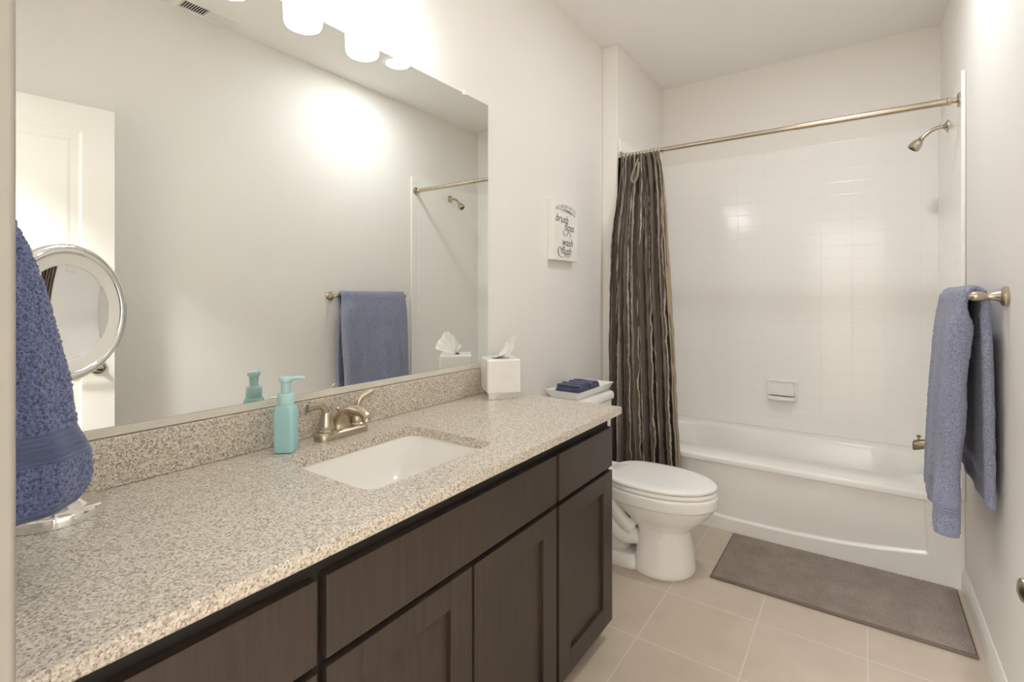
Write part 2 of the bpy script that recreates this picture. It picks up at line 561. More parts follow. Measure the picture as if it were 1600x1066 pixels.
rings = [deck_ring(ZR - 0.03, 0.0), deck_ring(ZR - 0.012, 0.0), deck_ring(ZR - 0.0035, 0.0035), deck_ring(ZR - 0.0002, 0.012), deck_ring(ZR, 0.016),
         basin_ring(-0.012, ZR, 0.24), basin_ring(-0.003, ZR - 0.004, 0.24), basin_ring(0.004, ZR - 0.016, 0.24),
         basin_ring(0.03, 0.20, 0.22), basin_ring(0.055, 0.10, 0.20), basin_ring(0.085, 0.055, 0.17), basin_ring(0.13, 0.04, 0.12)]
tb.loft(rings, False, True)
# front rim lip and sides down to floor
tb.build('tub_basin', M['acrylic'], tub, sharp=50)
# apron: flat board with a recessed field bounded by a curved bottom line
ap = MB()
NX = 90
def yfield(x, z):
    # recess depth: 0 on the frame, 0.010 in the field
    xl, xr_ = XT0 + 0.10, 0.232
    u = (x - xl) / (xr_ - xl)
    zlow = 0.062 + 0.055 * abs(2 * min(1, max(0, u)) - 1) ** 2.2
    d = min(sstep(0, 0.010, z - zlow), 1 - sstep(xr_ - 0.010 - 0.02 * z, xr_ - 0.02 * z, x), sstep(xl, xl + 0.01, x))
    return YA + 0.012 * d
zs = [0.0, 0.02, 0.04] + [0.05 + 0.0035 * i for i in range(30)] + [0.16, 0.20, 0.25, 0.30, ZR - 0.045, ZR - 0.035]
xs = sorted(set([XT0 + (XT1 - XT0) * i / NX for i in range(NX + 1)] + [0.19 + 0.003 * i for i in range(17)]))
vs = [(x, yfield(x, z), z) for z in zs for x in xs]
# step out to the rim
vs += [(x, YA - 0.0, ZR - 0.030) for x in xs]
nx = len(xs); nz = len(zs) + 1
ap.add(vs, [(j * nx + i, j * nx + i + 1, (j + 1) * nx + i + 1, (j + 1) * nx + i) for j in range(nz - 1) for i in range(nx - 1)])
ap.box((XT0, YA + 0.02, 0.001), (XT1, YA + 0.04, ZR - 0.04))
ap.build('apron', M['acrylic'], tub, sharp=60)
dr = MB().lathe([(0.03, 0.0), (0.03, 0.004), (0.02, 0.006)], (0.02, 3.18, 0.040), (0, 0, 1), 24)
dr.build('drain', M['nickel'], tub)

sur = thing('tub_surround', 'white tile-embossed surround lining the walls above the bathtub', 'tub surround', ((XT0 + XT1) / 2, YB, ZR))
ZS = 2.142
PT = 0.009
MB().box((XT0 + 0.0, YB - PT - 0.002, ZR + 0.0003), (XT1, YB - 0.001, ZS), 0.003).build('back_panel', M['surround_back'], sur)
MB().box((XT1 - PT, YA + 0.03, ZR + 0.0003), (XT1, YB - PT - 0.002, ZS), 0.003).build('side_panel', M['surround_side'], sur)
MB().box((XT0, YA + 0.03, ZR + 0.0003), (XT0 + PT, YB - PT - 0.002, ZS), 0.003).build('side_panel', M['surround_side'], sur)
for x0, x1 in ((XT1 - PT - 0.005, XT1), (XT0, XT0 + PT + 0.005)):
    MB().box((x0, YA - 0.02 if x0 > 0 else YA + 0.008, ZR + 0.0003), (x1, YA + 0.032, ZS + 0.004), 0.004, 3).build('edge_flange', M['acrylic'], sur)
# moulded soap dish on the back panel
sd = MB()
x0, x1, yb = -0.508, -0.336, YB - PT - 0.002
zt, zb = 0.688, 0.572
def sdr(i, d, zi=0.0): return [(x0 + i, yb - d, zb + i + zi), (x1 - i, yb - d, zb + i + zi), (x1 - i, yb - d, zt - i), (x0 + i, yb - d, zt - i)]
sd.loft([sdr(-0.004, 0.0), sdr(0.0, 0.012), sdr(0.004, 0.016), sdr(0.009, 0.016), sdr(0.014, 0.010), sdr(0.018, 0.006)], False, True)
# shelf lip
shelf = []
for k in range(13):
    a = PI * k / 12
    shelf.append(((x0 + x1) / 2 - math.cos(a) * (x1 - x0) / 2 * 0.97, yb - 0.012 - 0.045 * math.sin(a) ** 0.6))
prof_lo = [(x, y, zb - 0.002) for x, y in shelf]; prof_hi = [(x, y, zb + 0.018) for x, y in shelf]
prof_in = [((x - (x0 + x1) / 2) * 0.9 + (x0 + x1) / 2, y + 0.006 if y < yb - 0.013 else y, zb + 0.018) for x, y in shelf]
prof_bt = [((x - (x0 + x1) / 2) * 0.88 + (x0 + x1) / 2, y + 0.008 if y < yb - 0.013 else y, zb + 0.008) for x, y in shelf]
sd.loft([[(x, min(yb, y + 0.018), zb - 0.014) for x, y in shelf], prof_lo, prof_hi, prof_in, prof_bt], True, True)
sd.build('soap_dish', M['acrylic'], sur, sharp=40)

# curtain rod
RY, RZ = 2.795, 2.040
rod = thing('curtain_rod', 'brushed nickel shower curtain rod spanning the tub alcove', 'curtain rod', (XR, RY, RZ))
r_ = MB(); r_.tube([(XA + 0.022, RY, RZ), (-0.25, RY, RZ)], 0.0125, 20)
r_.tube([(-0.27, RY, RZ), (XR - 0.055, RY, RZ)], 0.0145, 20)
r_.build('rod', M['nickel'], rod)
for s, xw in ((-1, XR - PT - 0.006), (1, XT0 + PT + 0.005)):
    f_ = MB()
    f_.lathe([(0.030, 0.0), (0.030, 0.004), (0.024, 0.008), (0.011, 0.011), (0.011, 0.024), (0.016, 0.026), (0.017, 0.040), (0.0145, 0.043)], (xw, RY, RZ), (s, 0, 0), 26)
    f_.build('flange', M['nickel'], rod)

# shower head and arm, tub spout
SY = 3.20
sw = XT1 - PT
sh = thing('shower_fixture', 'brushed nickel shower head on a curved arm above the tub', 'shower head', (sw, SY, 2.041))
MB().lathe([(0.031, 0.0), (0.030, 0.003), (0.022, 0.008), (0.011, 0.016), (0.0095, 0.02)], (sw, SY, 2.041), (-1, 0, 0), 28).build('flange', M['nickel'], sh)
MB().tube(bez([(sw - 0.004, SY, 2.041), (sw - 0.035, SY, 2.040), (sw - 0.065, SY, 2.028), (sw - 0.088, SY, 2.008), (sw - 0.098, SY, 1.998)], 8), 0.0098, 18).build('arm', M['nickel'], sh)
hd = Vector((-0.62, 0, -0.78)).normalized()
MB().lathe([(0.010, -0.004), (0.013, 0.0), (0.013, 0.006), (0.0095, 0.008), (0.016, 0.013), (0.024, 0.030), (0.0265, 0.045), (0.0265, 0.056), (0.024, 0.060), (0.019, 0.060), (0.018, 0.055)],
           (sw - 0.098, SY, 1.998), hd, 10).build('spray_head', M['nickel'], sh, sharp=20)
nz_ = MB()
hx = hd.orthogonal().normalized(); hy = hd.cross(hx)
hc = Vector((sw - 0.098, SY, 1.998)) + hd * 0.054
for k in range(8):
    a = 2 * PI * k / 8
    nz_.lathe([(0.003, 0), (0.003, 0.006), (0.002, 0.008)], hc + (hx * math.cos(a) + hy * math.sin(a)) * 0.012, hd, 8)
nz_.build('nozzle', M['void'], sh)

sp = thing('tub_spout', 'small nickel tub spout with a diverter knob, low on the right tub wall', 'tub spout', (sw, 3.17, 0.49))
s_ = MB()
s_.loft([[(x, 3.17 + ry * math.cos(a), zc_ + rz * math.sin(a)) for a in [2 * PI * k / 20 for k in range(20)]]
         for x, ry, rz, zc_ in ((sw, 0.030, 0.030, 0.492), (sw - 0.01, 0.030, 0.030, 0.492), (sw - 0.02, 0.025, 0.025, 0.492), (sw - 0.09, 0.023, 0.023, 0.492), (sw - 0.115, 0.022, 0.026, 0.486), (sw - 0.132, 0.018, 0.024, 0.480), (sw - 0.136, 0.012, 0.018, 0.478))])
s_.build('spout_body', M['dark_nickel'], sp)
MB().lathe([(0.003, 0.0), (0.003, 0.012), (0.008, 0.015), (0.009, 0.021), (0.006, 0.026)], (sw - 0.112, 3.17, 0.508), (0, 0, 1), 16).build('diverter_knob', M['dark_nickel'], sp)

# ------------------------------------------------------------------ shower curtain
cur = thing('shower_curtain', 'brown and cream striped ruffled curtain bunched at the left end of the rod', 'shower curtain', (-1.0, 2.73, 0.1))
NU, NV = 420, 150
ZTOP, ZBOT = 2.026, 0.10
sil = [(2.026, -1.172, -0.936), (1.856, -1.180, -0.906), (1.63, -1.197, -0.878), (1.265, -1.217, -0.855), (0.9, -1.222, -0.832), (0.55, -1.222, -0.815), (0.25, -1.222, -0.797), (0.10, -1.222, -0.790)]
def silx(z):
    for (z0, a0, b0), (z1, a1, b1) in zip(sil, sil[1:]):
        if z >= z1:
            t = (z0 - z) / (z0 - z1)
            t = min(1, max(0, t))
            return a0 + (a1 - a0) * t, b0 + (b1 - b0) * t
    return sil[-1][1:]
NF = 9
vs = []; fabv = []; hgtv = []
rphase = [random.uniform(-0.5, 0.5) for _ in range(NF + 2)]
for j in range(NV + 1):
    t = j / NV
    z = ZTOP + (ZBOT - ZTOP) * t
    xa, xb = silx(z)
    yc = 2.778 - 0.062 * sstep(0.0, 0.30, t)
    for i in range(NU + 1):
        a = i / NU
        w = 0.5 * noise.noise(Vector((a * 3.1, t * 1.3, 4.0)))
        ph = 2 * PI * NF * a + 1.6 * w + 1.1 * t * math.sin(5.3 * a + 1.0)
        amp = (0.020 + 0.018 * t) * (0.75 + 0.5 * noise.noise(Vector((a * 7, 0.5 * t, 9.0))))
        y = yc + amp * math.sin(ph) + 0.006 * math.sin(2.3 * ph + 3 * t)
        x = xa + (xb - xa) * a + 0.010 * math.sin(2 * ph) * (1 - 0.3 * t)
        # ruffled stripes: puckers across the cloth
        y += 0.0035 * noise.noise(Vector((a * 120, z * 24, 1.0))) * (0.3 + t) + 0.004 * noise.noise(Vector((a * 30, z * 9, 2.0)))
        x += 0.0035 * noise.noise(Vector((a * 40, z * 16, 7.0))) + 0.004 * noise.noise(Vector((a * 20, z * 6, 3.0)))
        y = min(y, 2.764 + 0.04 * (1 - sstep(0.0, 0.10, t)) * sstep(-1.15, -1.13, x))
        vs.append((x, y, z)); fabv.append(a); hgtv.append(z)
cb = MB(); W1 = NU + 1
cb.add(vs, [(j * W1 + i, j * W1 + i + 1, (j + 1) * W1 + i + 1, (j + 1) * W1 + i) for j in range(NV) for i in range(NU)])
co_ = cb.build('curtain_cloth', M['curtain'], cur, sharp=180, attrs={'fab': fabv, 'hgt': hgtv})
sol = co_.modifiers.new('thick', 'SOLIDIFY'); sol.thickness = 0.0025; sol.offset = 0
# rings along the rod
ringx = [-1.158 + 0.0205 * k for k in range(12)]
ring_m = None
for k, x in enumerate(ringx):
    if ring_m is None:
        rg = MB()
        cpath = [(x + 0.004 * math.sin(a), RY + 0.021 * math.sin(a), RZ - 0.005 + 0.023 * math.cos(a)) for a in [2 * PI * q / 20 for q in range(21)]]
        rg.tube(cpath, 0.0019, 8)
        ring_m = rg.build('curtain_ring', M['chrome'], cur)
    else:
        c = ring_m.copy(); col.objects.link(c); c.parent = cur
        c.location = Vector(ring_m.location) + Vector((x - ringx[0], 0, 0))
# knotted cloth tie hanging near the top
tie = MB()
tx, ty = -1.062, 2.742
for p, r in (([(tx + 0.010, ty + 0.02, 2.005), (tx + 0.004, ty, 1.97), (tx - 0.012, ty - 0.006, 1.925), (tx - 0.022, ty - 0.006, 1.885), (tx - 0.008, ty - 0.010, 1.866), (tx + 0.010, ty - 0.006, 1.886), (tx + 0.016, ty - 0.002, 1.93), (tx + 0.016, ty + 0.01, 1.98)], (0.007, 0.004)),):
    pp = bez(p, 6)
    tie.tube(pp, [r] * len(pp), 10)
tie.tube(bez([(tx - 0.004, ty - 0.006, 1.872), (tx - 0.002, ty - 0.006, 1.845), (tx - 0.004, ty - 0.008, 1.815)], 6), [(0.004, 0.003)] * 13, 8)
tm = Mat('tie_cloth', srgb(150, 139, 124), 0.9); tm.bump(tm.noise(300), 0.4, 0.001); M['tie'] = tm.m
tie.build('tie', M['tie'], cur)

# ================================================================== TOILET
TY = 2.255
toi = thing('toilet', 'white two-piece toilet with closed lid between vanity and tub', 'toilet', (-0.9, TY, 0))
def egg(xb, xt, hw, z, n=48, p=2.0, back=0.35):
    """Elongated outline: round tip at xt (front), squarer back at xb."""
    pts = []
    cx = xb + (xt - xb) * 0.46
    for k in range(n):
        a = 2 * PI * k / n
        c_, s_ = math.cos(a), math.sin(a)
        if c_ >= 0:
            x = cx + (xt - cx) * c_
            y = hw * math.copysign(abs(s_) ** 1.0, s_)
        else:
            x = cx - (cx - xb) * abs(c_) ** 0.62
            y = hw * math.copysign(abs(s_) ** 0.82, s_)
        pts.append((x, TY + y, z))
    return pts
bowl = MB()
# bowl + front pedestal (back, tip, half width, z)
sec = [(-0.862, -0.606, 0.138, 0.0), (-0.862, -0.603, 0.139, 0.012), (-0.856, -0.607, 0.130, 0.06), (-0.848, -0.614, 0.120, 0.12), (-0.842, -0.621, 0.115, 0.165), (-0.850, -0.618, 0.116, 0.195),
       (-0.885, -0.590, 0.126, 0.222), (-0.915, -0.556, 0.143, 0.25), (-0.95, -0.528, 0.160, 0.285), (-0.972, -0.519, 0.166, 0.303), (-0.986, -0.509, 0.176, 0.309), (-0.99, -0.507, 0.178, 0.35), (-0.99, -0.511, 0.174, 0.357), (-0.99, -0.516, 0.168, 0.360)]
bowl.loft([egg(*s) for s in sec])
# rear deck carrying the tank
bowl.loft([rrect(-1.11, TY, 0.15, 0.10 + dz, 0.04, z, 6) for z, dz in ((0.20, -0.03), (0.26, 0.0), (0.32, 0.02), (0.352, 0.028), (0.358, 0.024))])
# rear foot
bowl.loft([rrect(-0.985, TY, 0.175 - i, 0.128 - i, 0.06, z, 8) for z, i in ((0.0, 0.0), (0.012, -0.001), (0.035, 0.004), (0.055, 0.02))])
bowl.loft([rrect(-1.02, TY, 0.13 - i, 0.075 - i, 0.05, z, 8) for z, i in ((0.04, 0.0), (0.12, 0.008), (0.22, 0.01), (0.30, 0.0))])
# sculpted trapway on both flanks
for s in (-1, 1):
    pth = bez([(-0.965, TY + s * 0.085, 0.315), (-0.945, TY + s * 0.092, 0.255), (-0.90, TY + s * 0.090, 0.20), (-0.855, TY + s * 0.080, 0.165)], 8)
    bowl.tube(pth, [0.030] * len(pth), 16)
    pth = bez([(-0.84, TY + s * 0.066, 0.135), (-0.90, TY + s * 0.080, 0.130), (-0.96, TY + s * 0.082, 0.165), (-1.00, TY + s * 0.075, 0.23), (-1.05, TY + s * 0.07, 0.27)], 8)
    bowl.tube(pth, [0.036] * len(pth), 16)
ob = bowl.build('bowl', M['porcelain'], toi, sharp=50)
rm = ob.modifiers.new('blend', 'REMESH'); rm.mode = 'VOXEL'; rm.voxel_size = 0.004; rm.use_smooth_shade = True
smo = ob.modifiers.new('soft', 'SMOOTH'); smo.factor = 0.5; smo.iterations = 4
seat = MB(); seat.loft([egg(-0.985, -0.512 + i, 0.174 - j, z) for z, i, j in ((0.361, -0.006, 0.006), (0.364, 0.0, 0.0), (0.376, 0.0, 0.0), (0.380, -0.004, 0.004))])
seat.build('seat', M['seat'], toi, sharp=60)
lid = MB(); lid.loft([egg(-0.99, -0.514 + i, 0.174 - j, z) for z, i, j in ((0.382, -0.004, 0.004), (0.385, 0.001, -0.001), (0.392, 0.002, -0.002), (0.397, -0.002, 0.002), (0.400, -0.010, 0.010), (0.402, -0.04, 0.04), (0.403, -0.09, 0.09))])
lid.build('lid', M['seat'], toi, sharp=60)
for s in (-1, 1):
    MB().box((-1.035, TY + s * 0.075 - 0.022, 0.357), (-0.985, TY + s * 0.075 + 0.022, 0.392), 0.008, 3).build('hinge', M['seat'], toi)
    MB().lathe([(0.013, 0.0), (0.013, 0.006), (0.008, 0.016), (0.003, 0.018)], (-0.945, TY + s * 0.108, 0.034), (0, 0, 1), 18).build('bolt_cap', M['seat'], toi)
tk = MB()
tk.loft([rrect(-1.165, TY, 0.092 + d, 0.185 + w_, 0.035, z, 8) for z, d, w_ in ((0.358, -0.006, -0.03), (0.375, 0.0, -0.012), (0.50, 0.003, 0.0), (0.685, 0.006, 0.01))])
tk.build('tank', M['porcelain'], toi, sharp=50)
tl = MB()
tl.loft([rrect(-1.165, TY, 0.106 - i, 0.208 - i, 0.035, z, 8) for z, i in ((0.683, 0.012), (0.687, 0.002), (0.695, 0.0), (0.712, 0.0), (0.722, 0.004), (0.727, 0.012))])
tl.build('tank_lid', M['porcelain'], toi, sharp=60)
fl = MB()
fl.lathe([(0.014, 0), (0.014, 0.006), (0.007, 0.008), (0.006, 0.018)], (-1.068, TY - 0.13, 0.645), (1, 0, 0), 18)
fl.tube([(-1.052, TY - 0.135, 0.645), (-1.050, TY - 0.09, 0.641), (-1.050, TY - 0.055, 0.636)], [(0.005, 0.007), (0.004, 0.006), (0.004, 0.007)], 12)
fl.build('flush_lever', M['chrome'], toi)

# ceramic tray with rolled washcloths on the tank
tr = MB()
tcx, tcy, thx, thy = -1.168, 2.275, 0.070, 0.175
def tray_ring(e, z): return [(tcx + sx * (thx + e), tcy + sy * (thy + e), z) for sx, sy in ((1, 1), (-1, 1), (-1, -1), (1, -1))]
tr.loft([tray_ring(-0.004, 0.728), tray_ring(0.0, 0.729), tray_ring(0.020, 0.762), tray_ring(0.0225, 0.766), tray_ring(0.018, 0.766), tray_ring(0.014, 0.762), tray_ring(-0.004, 0.734)], True, True)
tray = tr.build('serving_tray', M['ceramic'], loc=(tcx, tcy, 0.728), sharp=25)
tag(tray, 'white rectangular ceramic tray with flared rim on the toilet tank', 'tray')


def roll_cloth(x0, x1, yc, zc_, r, turns=3.2, seed=1):
    """Washcloth rolled along X: a spiral of cloth with soft thickness."""
    n = 110; th = 0.0052
    mbx = MB(); vs = []
    nx_ = 34
    for i in range(nx_ + 1):
        x = x0 + (x1 - x0) * i / nx_
        outer = []; inner = []
        for k in range(n + 1):
            t = k / n
            a = 2 * PI * turns * t + 1.0
            rr = 0.006 + (r - 0.006) * t
            dd = 0.0011 * noise.noise(Vector((x * 160, a * 5, seed))) + 0.002 * noise.noise(Vector((x * 30, a, seed + 5)))
            outer.append((x + 0.003 * math.sin(a + seed), yc + (rr + dd) * math.cos(a), zc_ + (rr + dd) * 0.93 * math.sin(a)))
            ri = max(0.001, rr - th)
            inner.append((x + 0.003 * math.sin(a + seed), yc + ri * math.cos(a), zc_ + ri * 0.93 * math.sin(a)))
        vs.append(outer + inner[::-1])
    mbx.loft(vs, False, False)
    m_ = 2 * (n + 1)
    for base in (0, nx_ * m_):   # end faces as quads between outer and inner edges
        mbx.f += [(base + k, base + k + 1, base + m_ - 2 - k, base + m_ - 1 - k) for k in range(n)]
    return mbx


rolls = [(2.152, 0.0300, 'front'), (2.212, 0.0295, 'a'), (2.271, 0.0290, 'b'), (2.329, 0.0285, 'c')]
rl = ['rolled navy washcloth at the vanity end of the white tray', 'rolled navy washcloth second from the vanity on the white tray',
      'rolled navy washcloth third from the vanity on the white tray', 'rolled navy washcloth nearest the shower curtain on the white tray']
for k, ((yc, r, _), lb) in enumerate(zip(rolls, rl)):
    o = roll_cloth(-1.229, -1.106, yc, 0.7355 + r * 0.96, r, seed=k * 3).build('rolled_washcloth', M['cloth_navy'], loc=(-1.17, yc, 0.735), sharp=70)
    tag(o, lb, 'washcloth', 'rolled washcloths on the tray')

# ================================================================== VANITY
VY0, VY1 = YF + 0.002, 1.672
CF = -0.755       # carcass face
FF = -0.735       # door face
van = thing('vanity_cabinet', 'long dark espresso vanity cabinet with shaker doors under the granite counter', 'vanity cabinet', (XL + 0.27, (VY0 + VY1) / 2, 0))
bd = MB()
for a_, b_ in (((XL + 0.001, VY0, 0.095), (CF, VY1, 0.115)), ((XL + 0.001, VY0, 0.115), (XL + 0.012, VY1, ZT - 0.027)), ((CF - 0.02, VY0, 0.115), (CF, VY1, ZT - 0.027)),
               ((XL + 0.012, VY0, 0.115), (CF - 0.02, VY0 + 0.016, ZT - 0.027)), ((XL + 0.012, VY1 - 0.016, 0.115), (CF - 0.02, VY1, ZT - 0.027)), ((XL + 0.012, 0.494, 0.115), (CF - 0.02, 0.507, ZT - 0.027)), ((XL + 0.012, 1.277, 0.115), (CF - 0.02, 1.291, ZT - 0.027))):
    bd.box(a_, b_)
bd.build('cabinet_body', M['carcass'], van)
MB().box((XL + 0.001, VY1 + 0.0, 0.06), (CF + 0.001, VY1 + 0.004, ZT - 0.027)).build('end_panel', M['wood'], van)
MB().box((XL + 0.001, VY0, 0.0), (-0.80, VY1 - 0.005, 0.095)).build('toe_kick', M['carcass'], van)


def slab(y0, y1, z0, z1, name, label=None):
    o = MB().box((CF + 0.0005, y0, z0), (FF, y1, z1), 0.002, 2).build(name, M['wood'], van, sharp=25)
    if label: o['label'] = label
    return o


def shaker(y0, y1, z0, z1, name='door'):
    st = 0.073
    db = MB()
    f = FF; k = CF + 0.0005
    for a, b in (((k, y0, z0), (f, y0 + st, z1)), ((k, y1 - st, z0), (f, y1, z1)), ((k, y0 + st, z1 - 0.062), (f, y1 - st, z1)), ((k, y0 + st, z0), (f, y1 - st, z0 + 0.070))):
        db.box(a, b, 0.0015, 2)
    d = db.build(name, M['wood'], van, sharp=25)
    MB().box((k, y0 + st - 0.005, z0 + 0.065), (f - 0.0105, y1 - st + 0.005, z1 - 0.055)).build('door_panel', M['wood'], d)
    return d


ZD0, ZD1, ZK0, ZK1 = 0.612, 0.752, 0.064, 0.598
slab(0.092, 0.492, ZD0, ZD1, 'drawer_front')
slab(0.509, 1.276, ZD0, ZD1, 'false_front', 'wide blank front below the sink')
slab(1.292, VY1 + 0.002, ZD0, ZD1, 'drawer_front', 'narrow drawer front nearest the toilet')
shaker(0.092, 0.492, ZK0, ZK1)
shaker(0.509, 0.890, ZK0, ZK1)
shaker(0.899, 1.276, ZK0, ZK1)
shaker(1.292, VY1 + 0.002, ZK0, ZK1)
# small white hinge cup block under the counter
MB().box((CF + 0.001, 1.60, 0.784), (CF + 0.012, 1.622, 0.797), 0.002).build('bumper', M['white_plastic'], van)

# counter with undermount cutout
ctr = thing('countertop', 'beige speckled granite vanity countertop with low backsplash', 'countertop', (-0.99, 0.88, ZT - 0.026))
CX0, CX1, CY0, CY1 = XL + 0.001, -0.702, YF + 0.001, 1.682
SX, SYc, SHX, SHY, SR = -0.966, 0.868, 0.157, 0.207, 0.035
bm = bmesh.new()
def counter_mesh():
    mb = MB()
    N = 9
    inner_t = rrect(SX, SYc, SHX, SHY, SR, ZT, 8)
    n = len(inner_t)
    def outer(z, e):
        # outer rectangle sampled at the same angles so the top is a clean ring of quads
        pts = []
        for (x, y, _) in inner_t:
            pts.append((x, y))
        res = []
        hx0, hx1, hy0, hy1 = CX0 + e, CX1 - e, CY0 + e, CY1 - e
        for k, (x, y) in enumerate(pts):
            q = k // 9; i = k % 9
            cxn, cyn = ((hx1, hy1), (hx0, hy1), (hx0, hy0), (hx1, hy0))[q]
            # project corner points: first half to one side, second half to other
            t = i / 8
            if i == 4:
                res.append((cxn, cyn, z))
            elif (i < 4) == (q % 2 == 0):
                res.append((cxn, y if abs(y - cyn) > 0 else y, z))
            else:
                res.append((x, cyn, z))
        return res
    rings = [inner_t, outer(ZT, 0.003), outer(ZT - 0.001, 0.0008), outer(ZT - 0.003, 0.0), outer(ZT - 0.023, 0.0), outer(ZT - 0.026, 0.002), rrect(SX, SYc, SHX, SHY, SR, ZT - 0.026, 8), rrect(SX, SYc, SHX, SHY, SR, ZT - 0.003, 8), rrect(SX, SYc, SHX, SHY, SR, ZT, 8)]
    mb.loft(rings, False, False)
    return mb
bm.free()
counter_mesh().build('slab', M['granite'], ctr, sharp=20)
MB().box((XL + 0.001, CY0, ZT + 0.0005), (XL + 0.021, 1.592, ZT + 0.102), 0.0025, 2).build('backsplash', M['granite'], ctr, sharp=20)

# sink basin
snk = thing('sink_basin', 'white rectangular undermount sink set into the granite counter', 'sink', (SX, SYc, ZT - 0.16))
sb = MB()
def sring(e, z, r, ox=0.0): return rrect(SX + ox, SYc, SHX + e, SHY + e, r, z, 8)
zr_ = ZT - 0.0265
sb.loft([sring(0.022, zr_ - 0.012, 0.045), sring(0.022, zr_, 0.045), sring(0.004, zr_, 0.040), sring(0.002, zr_ - 0.004, 0.045), sring(-0.004, zr_ - 0.03, 0.055), sring(-0.016, zr_ - 0.075, 0.065), sring(-0.036, zr_ - 0.105, 0.075), sring(-0.065, zr_ - 0.120, 0.07), sring(-0.115, zr_ - 0.127, 0.03)], False, True)
sb.build('basin', M['sink'], snk, sharp=50)
MB().lathe([(0.022, 0.0), (0.022, 0.003), (0.016, 0.004), (0.014, 0.008), (0.004, 0.010)], (SX, SYc, zr_ - 0.128), (0, 0, 1), 24).build('drain', M['nickel'], snk)
# overflow slot in the back wall of the basin

# faucet
FX, FY = -1.205, 0.884
fa = thing('faucet', 'brushed nickel two-handle faucet standing behind the sink', 'faucet', (FX, FY, ZT))
fb = MB()
fb.loft([rrect(FX, FY, 0.026 + e, 0.083 + e, 0.0255 + e, z, 10) for z, e in ((ZT + 0.0002, 0.0), (ZT + 0.012, 0.0), (ZT + 0.018, -0.002), (ZT + 0.022, -0.007))])
fb.build('base_plate', M['nickel'], fa, sharp=45)
spb = MB()
sppath = bez([(FX - 0.006, FY, ZT + 0.012), (FX - 0.002, FY, ZT + 0.040), (FX + 0.014, FY, ZT + 0.062), (FX + 0.042, FY, ZT + 0.076), (FX + 0.078, FY, ZT + 0.078), (FX + 0.106, FY, ZT + 0.071), (FX + 0.116, FY, ZT + 0.066)], 8)
nn = len(sppath)
def spr(i):
    t = i / (nn - 1)
    return (0.031 - 0.0165 * sstep(0, 0.5, t) + 0.002 * sstep(0.8, 1, t), 0.024 - 0.0105 * sstep(0, 0.5, t))
spb.tube(sppath, [spr(i) for i in range(nn)], 22)
spb.build('spout', M['nickel'], fa, sharp=60)
MB().lathe([(0.0115, 0.0), (0.0115, 0.012), (0.009, 0.014)], (FX + 0.105, FY, ZT + 0.066), (0.15, 0, -1), 20).build('aerator', M['nickel'], fa)
lr = MB(); lr.tube([(FX - 0.017, FY, ZT + 0.02), (FX - 0.017, FY, ZT + 0.070)], 0.0022, 10)
lr.lathe([(0.003, 0), (0.006, 0.003), (0.006, 0.007), (0.003, 0.010)], (FX - 0.017, FY, ZT + 0.068), (0, 0, 1), 14)
lr.build('lift_rod', M['nickel'], fa)
for s in (-1, 1):
    hb = MB()
    hy_ = FY + s * 0.051
    hb.lathe([(0.0235, 0.018), (0.0235, 0.026), (0.021, 0.029), (0.0215, 0.031), (0.020, 0.042), (0.0165, 0.058), (0.0125, 0.070), (0.010, 0.078)], (FX, hy_, ZT), (0, 0, 1), 26)
    h_ = hb.build('handle_hub', M['nickel'], fa)
    kl = 0.62 if s > 0 else 1.0
    lp = bez([(FX, hy_, ZT + 0.060), (FX + 0.001, hy_ + s * 0.004, ZT + 0.082), (FX + 0.006, hy_ + s * 0.020 * kl, ZT + 0.096), (FX + 0.012, hy_ + s * 0.042 * kl, ZT + 0.099 + (0.004 if s > 0 else 0)), (FX + 0.018, hy_ + s * 0.068 * kl, ZT + 0.099 + (0.012 if s > 0 else 0))], 7)
    k_ = len(lp)
    lb_ = MB(); lb_.tube(lp, [(0.0115 - 0.002 * math.sin(PI * i / (k_ - 1)), 0.0105 - 0.004 * sstep(0.2, 0.6, i / (k_ - 1))) for i in range(k_)], 16)
    lb_.build('lever', M['nickel'], h_)

# wall mirror
MY0, MY1, MZ0, MZ1 = 0.10, 1.648, ZT + 0.112, 2.010
mir = thing('wall_mirror', 'large frameless mirror on the wall above the backsplash', 'mirror', (XL, 0.875, MZ0))
mgl = MB().box((XL + 0.0005, MY0, MZ0), (XL + 0.0055, MY1, MZ1), 0.0008, 1)
mgl.build('glass', M['mirror'], mir, sharp=10)
ch = MB()
ch.box((XL + 0.0005, MY0, ZT + 0.1035), (XL + 0.011, MY1, ZT + 0.108), 0.001)
ch.box((XL + 0.0075, MY0, ZT + 0.1035), (XL + 0.0105, MY1, MZ0 + 0.010), 0.001)
ch.build('bottom_channel', M['channel'], mir, sharp=20)
for y in (0.36, 1.497):
    cl = MB(); cl.box((XL + 0.001, y - 0.007, MZ1 - 0.007), (XL + 0.011, y + 0.007, MZ1 + 0.010), 0.002)
    cl.build('clip', M['white_plastic'], mir)

